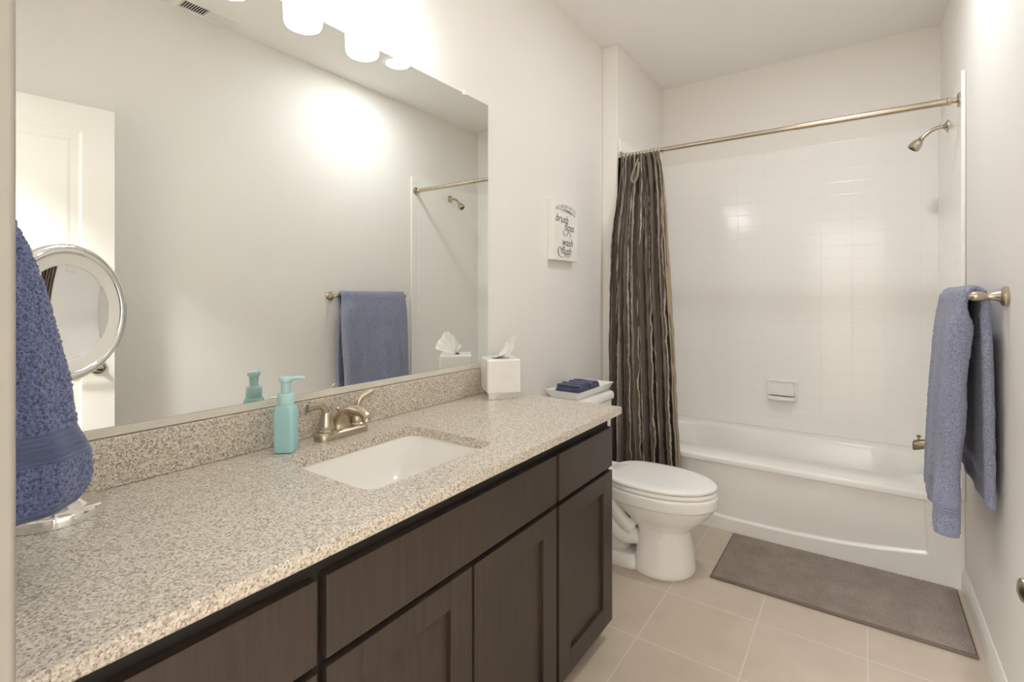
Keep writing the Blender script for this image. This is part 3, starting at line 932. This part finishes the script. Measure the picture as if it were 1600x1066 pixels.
# soap dispenser
SBX, SBY = -1.197, 0.712
so = thing('soap_dispenser', 'teal plastic foaming soap pump bottle beside the faucet', 'soap dispenser', (SBX, SBY, ZT))
ang = math.radians(38)
Rz = Matrix.Translation((SBX, SBY, 0)) @ Matrix.Rotation(ang, 4, 'Z') @ Matrix.Translation((-SBX, -SBY, 0))
s1 = MB()
s1.loft([rrect(SBX, SBY, 0.0235 + e, 0.0235 + e, min(0.0235 + e, r) * 0.999, ZT + z, 8) for z, e, r in
         ((0.0005, -0.003, 0.010), (0.003, 0.0, 0.010), (0.02, 0.0008, 0.010), (0.10, 0.001, 0.010), (0.112, -0.0005, 0.012), (0.119, -0.004, 0.016), (0.121, -0.006, 0.0175))])
s1.xform(Rz); s1.build('bottle', M['teal'], so, sharp=40)
MB().lathe([(0.019, 0.120), (0.0205, 0.122), (0.0205, 0.143), (0.019, 0.147), (0.012, 0.149)], (SBX, SBY, ZT), (0, 0, 1), 32).build('collar', M['teal_pump'], so)
s3 = MB()
s3.lathe([(0.0115, 0.148), (0.0115, 0.174), (0.013, 0.176), (0.016, 0.178), (0.017, 0.184), (0.015, 0.188)], (SBX, SBY, ZT), (0, 0, 1), 28)
ex = [(SBX, SBY, ZT + 0.183), (SBX + 0.010, SBY + 0.008, ZT + 0.184), (SBX + 0.026, SBY + 0.022, ZT + 0.187), (SBX + 0.034, SBY + 0.030, ZT + 0.184)]
s3.tube(ex, [(0.012, 0.0045), (0.010, 0.0045), (0.006, 0.004), (0.0045, 0.004)], 14)
s3.build('pump_head', M['teal_pump'], so)

# tissue box cover
p0 = Vector((-1.152, 1.486)); p1 = Vector((-1.063, 1.591))
ta = math.atan2((p1 - p0).y, (p1 - p0).x)
TB = 0.130
Mt = Matrix.Translation((p0.x, p0.y, ZT)) @ Matrix.Rotation(ta, 4, 'Z')
tb_ = thing('tissue_box', 'white cube tissue box cover on a chrome base by the mirror end', 'tissue box', (-1.16, 1.58, ZT))
q = MB(); q.box((0.006, 0.006, 0.0005), (TB - 0.006, TB - 0.006, 0.026), 0.001); q.xform(Mt); q.build('base', M['chrome'], tb_, sharp=20)
q = MB(); q.box((0, 0, 0.024), (TB, TB, 0.152), 0.008, 4)
q.xform(Mt); q.build('cover', M['ceramic'], tb_, sharp=60)
q = MB(); q.loft([[(TB / 2 + 0.036 * math.cos(a), TB / 2 + 0.016 * math.sin(a), z) for a in [2 * PI * k / 28 for k in range(28)]] for z in (0.1515, 0.1526)]); q.xform(Mt); q.build('slot', M['void'], tb_)
# faint raised lettering on the front face
def text_mesh(name, body, size, mat_, xf, parent, shear=0.0, extrude=0.0004, align='CENTER'):
    cu = bpy.data.curves.new(name, 'FONT')
    cu.body = body; cu.size = size; cu.align_x = align; cu.align_y = 'CENTER'; cu.shear = shear; cu.extrude = extrude
    to = bpy.data.objects.new(name, cu)
    me = bpy.data.meshes.new_from_object(to)
    bpy.data.objects.remove(to)
    vs_ = [xf @ v.co for v in me.vertices]
    fs_ = [tuple(p.vertices) for p in me.polygons]
    bpy.data.meshes.remove(me)
    mb = MB(); mb.add(vs_, fs_)
    return mb if parent is None else mb.build(name, mat_, parent, smooth=False)
xf = Mt @ Matrix.Translation((TB * 0.60, -0.0006, 0.086)) @ Matrix.Rotation(PI / 2, 4, 'X')
text_mesh('lettering', 'tissue', 0.026, M['ceramic'], xf, tb_, 0.0, 0.0008)
# the tissue: a gathered sheet rising and fanning out
tis = MB()
NT, NH = 60, 30
vs = []
base_c = Mt @ Vector((TB / 2, TB / 2, 0.146))
wdir = Vector((0.75, -0.66, 0)); ldir = Vector((0.806, 0.59, 0))
# top edge of the sheet: offset along its width, height, sideways lean
edge = [(-1.0, 0.086, 0.026, -0.006), (-0.55, 0.064, 0.064, 0.020), (-0.2, 0.036, 0.092, 0.040), (0.2, 0.014, 0.086, 0.056), (0.6, -0.012, 0.064, 0.056), (1.0, -0.034, 0.026, 0.046)]
def edge_at(q_):
    for e0, e1 in zip(edge, edge[1:]):
        if q_ <= e1[0] + 1e-9:
            t = (q_ - e0[0]) / (e1[0] - e0[0]); t = t * t * (3 - 2 * t) * 0.5 + t * 0.5
            return [e0[k] + (e1[k] - e0[k]) * t for k in (1, 2, 3)]
    return list(edge[-1][1:])
for j in range(NH + 1):
    t = j / NH
    for i in range(NT + 1):
        q_ = i / NT * 2 - 1
        ow, oh, ol = edge_at(q_)
        p = base_c + wdir * (ow * t ** 0.9) + ldir * (0.026 * q_ * (1 - t) + ol * t ** 0.95) + Vector((0, 0, 0.004 + oh * t))
        fold = (0.006 * math.sin(q_ * 8 + 1.5) + 0.003 * math.sin(q_ * 21 + 2 * t)) * (0.4 + 0.8 * t) + 0.004 * noise.noise(Vector((q_ * 3, t * 3, 5)))
        p += ldir * fold + Vector((0, 0, 0.003 * math.sin(q_ * 14) * t))
        vs.append(p)
w1 = NT + 1
tis.add(vs, [(j * w1 + i, j * w1 + i + 1, (j + 1) * w1 + i + 1, (j + 1) * w1 + i) for j in range(NH) for i in range(NT)])
to_ = tis.build('tissue', M['tissue'], tb_, sharp=180)
so_ = to_.modifiers.new('thick', 'SOLIDIFY'); so_.thickness = 0.0006

# lighted makeup mirror
KX, KY = -1.1835, 0.265
mk = thing('makeup_mirror', 'round chrome makeup mirror on a stand behind the hanging hand towel', 'makeup mirror', (KX, KY, ZT))
k1 = MB(); k1.lathe([(0.0745, 0.0005), (0.0745, 0.012), (0.073, 0.017), (0.068, 0.0195), (0.060, 0.020), (0.052, 0.022), (0.038, 0.029), (0.020, 0.036), (0.009, 0.048)], (KX, KY, ZT), (0, 0, 1), 48)
k1.build('base', M['chrome'], mk, sharp=40)
RC = Vector((KX, KY + 0.017, 1.189)); RO = 0.124
MB().tube([(KX, KY, ZT + 0.04), (KX, KY, RC.z - RO - 0.004), (RC.x - 0.003, RC.y - 0.002, RC.z - RO + 0.004)], 0.0075, 18).build('stem', M['chrome'], mk)
az = math.radians(32.0)
nrm = Vector((math.cos(az), math.sin(az), 0.0))
rg = MB(); rg.lathe([(RO - 0.014, -0.012), (RO - 0.003, -0.010), (RO, -0.003), (RO, 0.006), (RO - 0.004, 0.011), (RO - 0.013, 0.0125), (RO - 0.017, 0.010), (RO - 0.018, 0.004)], RC, nrm, 72, False, False)
rg.build('rim', M['chrome'], mk, sharp=50)
rg = MB(); rg.lathe([(RO - 0.0175, 0.0085), (RO - 0.028, 0.0065), (RO - 0.037, 0.0035), (RO - 0.038, 0.0018)], RC, nrm, 72, False, False)
rg.build('light_ring', M['frosted'], mk)
rg = MB(); rg.lathe([(0.0003 + (RO - 0.0378) * k / 24, -0.0058 + ((RO - 0.0375) * k / 24) ** 2 / (2 * 0.50)) for k in range(25)], RC, nrm, 96, True, False)
rg.build('mirror_glass', M['mirror_small'], mk)
rg = MB(); rg.lathe([(RO - 0.006, -0.011), (RO - 0.03, -0.018), (0.01, -0.022)], RC, nrm, 48, False, True)
rg.build('back_shell', M['chrome'], mk)

# ================================================================== HAND TOWEL ON THE DOORWAY WALL
_f, _cu, _su = 784.0, math.cos(math.atan2(549, 784)), math.sin(math.atan2(549, 784))
trg = thing('towel_ring', 'nickel towel ring on the doorway wall holding the blue hand towel', 'towel ring', (-0.955, YF, 1.50))
MB().lathe([(0.027, 0.0), (0.027, 0.006), (0.012, 0.010), (0.010, 0.040), (0.012, 0.046)], (-0.955, YF + 0.0005, 1.50), (0, 1, 0), 24).build('rose', M['nickel'], trg)
MB().tube([(-0.955 + 0.075 * math.sin(a), YF + 0.036, 1.425 + 0.075 * math.cos(a)) for a in [2 * PI * q / 40 for q in range(41)]], 0.0045, 12).build('ring', M['nickel'], trg)

kz_tab = [(1.372, 14), (1.328, 31), (1.287, 58), (1.231, 83), (1.159, 104), (1.103, 121), (1.056, 127), (1.035, 132), (1.012, 146), (0.996, 153), (0.958, 154), (0.944, 148), (0.930, 134)]
def kratio(z):
    pts = kz_tab
    if z >= pts[0][0]: u = pts[0][1]
    elif z <= pts[-1][0]: u = pts[-1][1]
    else:
        for (za, ua), (zb_, ub) in zip(pts, pts[1:]):
            if za >= z >= zb_:
                t = (za - z) / (za - zb_); u = ua + (ub - ua) * t; break
    r = (u - 800) / _f
    return (_cu + _su * r) / (_su - _cu * r)
hcx = -0.955
NA, NZ2 = 260, 250
zt_, zb2 = 1.372, 0.930
vs = []; bandv = []; ribv = []
for j in range(NZ2 + 1):
    z = zt_ + (zb2 - zt_) * j / NZ2
    k = kratio(z)
    rx = 0.060 + 0.035 * sstep(1.37, 1.0, z) if False else 0.055 + 0.030 * sstep(0, 1, (1.37 - z) / 0.37)
    y0 = YF + 0.008
    # solve for ry so that the outline reaches the slope k: y0+ry + k*hcx + sqrt(ry^2+k^2 rx^2) = 0
    target = -(y0 + k * hcx)
    ry = (target * target - (k * rx) ** 2) / (2 * target) if target > 0 else 0.02
    ry = max(0.02, ry) - 0.004
    band = sstep(0.995, 0.999, z) * (1 - sstep(1.036, 1.040, z))
    hem = 1 - sstep(0.936, 0.940, z)
    zz_tilt = 0.0
    for i in range(NA):
        a = 2 * PI * i / NA
        lob = 1 + 0.05 * math.sin(5 * a + 0.7 + 2 * z) * sstep(1.37, 1.0, 1.37 + 1.0 - z) + 0.035 * math.sin(9 * a + 4 * z)
        pinch = 1 - 0.05 * math.exp(-((z - 1.017) / 0.02) ** 2)
        x = hcx + rx * lob * math.cos(a) * pinch
        y = y0 + ry + ry * (1 + 0.3 * (lob - 1)) * math.sin(a)
        fl_ = max(band, hem)
        d = 0.0034 * (1 - fl_) * (noise.noise(Vector((x * 210, y * 210, z * 210))) + 0.5 * noise.noise(Vector((x * 420, y * 420, z * 420 + 9))))
        nx_, ny_ = math.cos(a), math.sin(a)
        x += nx_ * d; y += ny_ * d
        vs.append((x, max(YF + 0.002, y), z))
        bandv.append(max(band, hem)); ribv.append(0.5 + 0.5 * math.sin(z * 2 * PI / 0.0068))
ht = MB()
ht.add(vs, [(j * NA + i, j * NA + (i + 1) % NA, (j + 1) * NA + (i + 1) % NA, (j + 1) * NA + i) for j in range(NZ2) for i in range(NA)] + [tuple(reversed(range(NA))), tuple(range(NZ2 * NA, (NZ2 + 1) * NA))])
hto = ht.build('hand_towel', M['towel_navy'], loc=(hcx, YF, 0.93), sharp=180, attrs={'band': bandv, 'rib': ribv})
tag(hto, 'blue terry hand towel with a woven band hanging over the makeup mirror base', 'towel')

# ================================================================== TOWEL BAR AND BATH TOWEL
BXc, BZ = 0.277, 1.218
BYa, BYb = 2.025, 2.625
bar = thing('towel_bar', 'brushed nickel towel bar on the wall beside the tub', 'towel bar', (XR, (BYa + BYb) / 2, BZ))
for y in (BYa, BYb):
    MB().lathe([(0.029, 0.0), (0.030, 0.003), (0.029, 0.010), (0.024, 0.014), (0.017, 0.017), (0.0145, 0.023), (0.0105, 0.034), (0.0085, 0.044), (0.0095, 0.050), (0.0135, 0.055), (0.0150, 0.066), (0.0135, 0.077), (0.009, 0.084), (0.004, 0.087)], (XR - 0.0005, y, BZ), (-1, 0, 0), 28).build('post', M['nickel'], bar)
MB().tube([(BXc, BYa + 0.004, BZ), (BXc, BYb - 0.004, BZ)], 0.008, 18).build('bar', M['nickel'], bar)

# bath towel: folded slab draped over the bar
path = bez([(0.212, 0.470), (0.213, 0.56), (0.219, 0.72), (0.228, 0.90), (0.240, 1.08), (0.251, 1.18), (0.258, 1.222), (0.273, 1.243), (0.290, 1.236), (0.301, 1.212), (0.305, 1.15), (0.309, 1.0), (0.312, 0.80), (0.315, 0.585)] if False else
           [(0.212, 0, 0.470), (0.213, 0, 0.56), (0.219, 0, 0.72), (0.228, 0, 0.90), (0.240, 0, 1.08), (0.251, 0, 1.18), (0.258, 0, 1.222), (0.274, 0, 1.242), (0.292, 0, 1.234), (0.303, 0, 1.208), (0.307, 0, 1.15), (0.311, 0, 1.0), (0.314, 0, 0.80), (0.317, 0, 0.575)], 30)
L = [0.0]
for a, b in zip(path, path[1:]): L.append(L[-1] + (b - a).length)
tot = L[-1]
front_len = L[6 * 30]
NC = 300   # ring samples
rings = []; bandv = []; ribv = []
for j, p in enumerate(path):
    t = (path[min(j + 1, len(path) - 1)] - path[max(j - 1, 0)]).normalized()
    n_ = Vector((t.z, 0, -t.x))            # outward on the front: towards -x
    if j < 6 * 30 and n_.x > 0: n_ = -n_
    n_ = Vector((-t.z, 0, t.x))
    s_l = L[j]
    front = 1 - sstep(front_len - 0.10, front_len + 0.02, s_l)   # 1 on the front drop
    backd = sstep(front_len + 0.06, front_len + 0.16, s_l)
    ya = 2.052 + 0.010 * backd + 0.006 * math.sin(s_l * 9)
    yb2 = 2.605 - 0.006 * math.sin(s_l * 7) + 0.012 * front * (1 - s_l / front_len)
    band = sstep(0.060, 0.064, s_l) * (1 - sstep(0.095, 0.099, s_l)) + sstep(0.060, 0.064, tot - s_l) * (1 - sstep(0.095, 0.099, tot - s_l))
    hem = (1 - sstep(0.006, 0.010, s_l)) + (1 - sstep(0.006, 0.010, tot - s_l))
    fl_ = min(1, band + hem)
    ring_ = []
    ht_edge = 0.0085 + 0.0225 * front * sstep(0, 0.12, front_len - s_l)      # half thickness at the near folded edge
    ht_edge += 0.004 * backd
    ht_mid = 0.0075 + 0.003 * front
    # far->near along outer face, around near end, back along the inner face
    for i in range(NC):
        u = i / NC
        half = u < 0.5
        w_ = (u * 2) if half else (2 - u * 2)       # 0 far .. 1 near
        w_ = 0.5 - 0.5 * math.cos(PI * w_)
        y = yb2 + (ya - yb2) * w_
        near_d = y - ya
        # thickness profile: thick fold near ya, thin elsewhere; rounded ends
        hthick = ht_mid + (ht_edge - ht_mid) * (1 - sstep(0.045, 0.105, near_d))
        endn = math.sqrt(max(0.0, 1 - (1 - min(1, near_d / max(ht_edge, 1e-4))) ** 2))
        endf = math.sqrt(max(0.0, 1 - (1 - min(1, (yb2 - y) / 0.008)) ** 2))
        h_ = hthick * min(endn, endf)
        side = 1 if half else -1
        # vertical soft folds on the drop
        wave = front * sstep(0.0, 0.5, (front_len - s_l) / front_len) * (0.007 * math.sin(y * 26 + 1.0 + 1.5 * s_l) + 0.004 * math.sin(y * 61 + 3 * s_l)) + backd * 0.003 * math.sin(y * 30)
        bulge = 0.003 * math.sin(s_l * 22) * (1 - sstep(0.03, 0.12, near_d)) * front
        off = side * (h_ + bulge * min(endn, 1)) + wave
        q_ = Vector((p.x, y, p.z)) + n_ * off
        amp = 0.0034 * (1 - fl_) * min(endn, endf)
        q_ += n_ * side * amp * (noise.noise(q_ * 190) + 0.6 * noise.noise(q_ * 400))
        q_.x = min(q_.x, XR - 0.006)
        ring_.append(q_)
        bandv.append(fl_); ribv.append(0.5 + 0.5 * math.sin(s_l * 2 * PI / 0.007))
    rings.append(ring_)
bt = MB(); bt.loft(rings, True, True)
bto = bt.build('bath_towel', M['towel_blue'], loc=(0.26, 2.33, 0.47), sharp=180, attrs={'band': bandv, 'rib': ribv})
tag(bto, 'grey-blue terry bath towel draped over the nickel towel bar', 'towel')

# ================================================================== BATH MAT
mx0, mx1, my0, my1 = -0.545, 0.318, 2.268, 2.757
mat_t = thing('bath_mat', 'brown-grey chenille bath mat lying on the floor along the tub', 'bath mat', ((mx0 + mx1) / 2, (my0 + my1) / 2, 0))
px = 0.0026
nx, ny = int((mx1 - mx0) / px), int((my1 - my0) / px)
X = np.linspace(mx0 + 0.006, mx1 - 0.006, nx); Yv = np.linspace(my0 + 0.018, my1 - 0.010, ny)
XX, YY = np.meshgrid(X, Yv)
rng = np.random.default_rng(3)
pit = 0.0098
rowi = np.floor(YY / (pit * 1.25))
cx_ = XX / pit + 0.5 * (rowi % 2)
Hh = np.abs(np.sin(PI * cx_)) ** 0.7 * np.abs(np.sin(PI * YY / (pit * 1.25))) ** 0.55
Hh = 0.008 + 0.0095 * Hh + 0.0012 * rng.standard_normal(XX.shape) * 0.6
# gentle large scale pile direction
Hh += 0.0012 * np.sin(XX * 9 + YY * 5) * np.sin(YY * 14)
e = np.minimum(np.minimum(XX - X[0], X[-1] - XX), np.minimum(YY - Yv[0], Yv[-1] - YY))
Hh *= np.clip(e / 0.006, 0.12, 1) ** 0.5
XXj = XX + 0.0012 * rng.standard_normal(XX.shape) * 0.5
YYj = YY + 0.0012 * rng.standard_normal(XX.shape) * 0.5
# slightly skewed outline
sk = (XX - mx0) / (mx1 - mx0)
YYj = YYj - 0.010 * (1 - sk) * (YY - my0) / (my1 - my0)
pv = np.stack([XXj, YYj, Hh], -1).reshape(-1, 3)
mbm = MB(); mbm.v = [tuple(p) for p in pv.tolist()]
mbm.f = [(j * nx + i, j * nx + i + 1, (j + 1) * nx + i + 1, (j + 1) * nx + i) for j in range(ny - 1) for i in range(nx - 1)]
mbm.build('pile', M['mat'], mat_t, sharp=180)
bb = MB()
bb.box((mx0, my0, 0.0005), (mx1, my1 - 0.006, 0.006), 0.0025, 2)
bb.box((mx0, my0, 0.002), (mx1, my0 + 0.013, 0.0105), 0.004, 3)
bb.build('border', M['mat_border'], mat_t, sharp=40)

# ================================================================== WALL SIGN
SGx, SY0, SY1, SZ0, SZ1 = XL + 0.036, 2.134, 2.384, 1.398, 1.702
sg = thing('wall_sign', 'white canvas bathroom rules sign with black script on the wall above the tank', 'wall sign', (XL, (SY0 + SY1) / 2, SZ0))
MB().box((XL + 0.0005, SY0, SZ0), (SGx, SY1, SZ1), 0.003, 3).build('canvas', M['canvas'], sg, sharp=30)
def sign_xf(y, z, rot=0.0):
    return Matrix.Translation((SGx + 0.0002, y, z)) @ Matrix(((0, 0, 1, 0), (1, 0, 0, 0), (0, 1, 0, 0), (0, 0, 0, 1))) @ Matrix.Rotation(rot, 4, 'Z')
lt = MB()
word = 'BATHROOM RULES'
R_ = 0.62
cyy = (SY0 + SY1) / 2
for i, c in enumerate(word):
    if c == ' ': continue
    off = (i - (len(word) - 1) / 2) * 0.0150
    zz = 1.672 - off * off / (2 * R_) * 2.2
    tmb = text_mesh('t', c, 0.024, None, sign_xf(cyy + off, zz, -off / R_ * 2.2), None, 0, 0.0003)
    lt.add(tmb.v, tmb.f)
lt.build('heading', M['ink_grey'], sg, smooth=False)
for wd, y, z, sz in (('brush', cyy - 0.045, 1.606, 0.056), ('floss', cyy + 0.030, 1.568, 0.056), ('wash', cyy + 0.012, 1.490, 0.056), ('flush', cyy + 0.000, 1.447, 0.056)):
    text_mesh('script_word', wd, sz, M['ink'], sign_xf(y, z, -0.04), sg, 0.35, 0.0003)
sw_ = MB()
def stroke(pts, r):
    pp = bez([(SGx + 0.0004, y, z) for y, z in pts], 10)
    k = len(pp)
    sw_.tube(pp, [(max(0.0006, r * math.sin(PI * (0.08 + 0.84 * i / (k - 1)))), 0.0005) for i in range(k)], 6)
stroke([(cyy - 0.092, 1.650), (cyy - 0.02, 1.657), (cyy + 0.05, 1.648), (cyy + 0.098, 1.632)], 0.0042)
stroke([(cyy - 0.055, 1.646), (cyy + 0.01, 1.648), (cyy + 0.055, 1.638)], 0.0038)
stroke([(cyy + 0.036, 1.550), (cyy - 0.02, 1.552), (cyy - 0.028, 1.530), (cyy + 0.0, 1.524), (cyy + 0.024, 1.546), (cyy + 0.046, 1.530), (cyy + 0.036, 1.508)], 0.0030)
stroke([(cyy + 0.010, 1.430), (cyy - 0.03, 1.414), (cyy - 0.072, 1.420), (cyy - 0.086, 1.446), (cyy - 0.066, 1.464), (cyy - 0.050, 1.448), (cyy - 0.060, 1.438)], 0.0034)
stroke([(cyy - 0.01, 1.424), (cyy + 0.02, 1.432), (cyy + 0.034, 1.424), (cyy + 0.022, 1.416), (cyy - 0.004, 1.424), (cyy - 0.03, 1.432)], 0.0028)
sw_.build('flourish', M['ink'], sg, sharp=180)

# ================================================================== LIGHTS AND VENT
vl = thing('vanity_light', 'three-shade vanity wall light mounted just above the mirror', 'wall light', (XL, 0.873, 2.17))
MB().box((XL + 0.0005, 0.58, 2.165), (XL + 0.028, 1.166, 2.235), 0.006, 3).build('backplate', M['nickel'], vl)
sh0 = None
for k, y in enumerate((0.655, 0.873, 1.091)):
    cx0 = -1.173
    if sh0 is None:
        am = MB(); am.tube(bez([(XL + 0.02, y, 2.20), (XL + 0.06, y, 2.212), (cx0 - 0.012, y, 2.205), (cx0, y, 2.185), (cx0, y, 2.165)], 8), 0.008, 14)
        am.lathe([(0.030, 0.0), (0.034, 0.018), (0.02, 0.028), (0.009, 0.03)], (cx0, y, 2.167), (0, 0, 1), 28)
        a0 = am.build('arm', M['nickel'], vl)
        g = MB(); g.lathe([(0.012, 0.0), (0.038, 0.002), (0.050, 0.008), (0.054, 0.018), (0.0555, 0.08), (0.0555, 0.148), (0.052, 0.152)], (cx0, y, 2.020), (0, 0, 1), 40)
        sh0 = g.build('glass_shade', M['shade'], vl)
        y00 = y
    else:
        for src in (a0, sh0):
            c = src.copy(); col.objects.link(c); c.parent = vl
            c.location = Vector(src.location) + Vector((0, y - y00, 0))

rx_, ry_ = -0.12, 2.20
dl = thing('ceiling_downlight', 'round recessed downlight in the ceiling over the toilet area', 'ceiling light', (rx_, ry_, ZC))
MB().lathe([(0.092, 0.0), (0.092, -0.003), (0.086, -0.006), (0.076, -0.006), (0.074, -0.001)], (rx_, ry_, ZC - 0.0003), (0, 0, 1), 44, False, False).build('trim_ring', M['white_plastic'], dl)
MB().lathe([(0.074, -0.0035), (0.05, -0.005), (0.002, -0.0055)], (rx_, ry_, ZC - 0.0003), (0, 0, 1), 44, False, True).build('lens', M['lens'], dl)

vn = thing('ceiling_vent', 'white slotted air vent in the ceiling, seen in the mirror', 'air vent', (0.262, 1.237, ZC))
vx0, vx1, vy0, vy1 = 0.200, 0.324, 1.092, 1.384
f_ = MB()
def vring(i, z): return [(vx0 + i, vy0 + i, ZC - z), (vx1 - i, vy0 + i, ZC - z), (vx1 - i, vy1 - i, ZC - z), (vx0 + i, vy1 - i, ZC - z)]
f_.loft([vring(0.0, 0.0003), vring(0.0, 0.004), vring(0.003, 0.008), vring(0.020, 0.008), vring(0.022, 0.0065), vring(0.022, 0.0003)], False, False)
f_.add([(x, y, ZC - z) for y in (1.233, 1.243) for z in (0.0003, 0.0072) for x in (vx0 + 0.0225, vx1 - 0.0225)], [(0, 1, 3, 2), (4, 6, 7, 5), (2, 3, 7, 6), (0, 4, 5, 1)])
f_.build('frame', M['white_plastic'], vn, sharp=30)
MB().box((vx0 + 0.0225, vy0 + 0.0225, ZC - 0.0012), (vx1 - 0.0225, vy1 - 0.0225, ZC - 0.0004)).build('duct_shadow', M['void'], vn)
sl0 = None
ys = [1.120 + 0.0118 * k for k in range(10)] + [1.250 + 0.0118 * k for k in range(10)]
for k, y in enumerate(ys):
    tilt = 0.0035 if k < 10 else -0.0035
    sm = MB()
    sm.add([(x, y + dy + (tilt if top else -tilt), ZC - (0.0015 if top else 0.0065)) for x in (vx0 + 0.0226, vx1 - 0.0226) for top in (0, 1) for dy in (-0.0012, 0.0012)],
           [(0, 1, 3, 2), (4, 6, 7, 5), (0, 4, 5, 1), (2, 3, 7, 6), (0, 2, 6, 4), (1, 5, 7, 3)])
    sm.build('slat', M['white_plastic'], vn, smooth=False)

for o in bpy.data.objects:
    if '_org' in o:
        del o['_org']
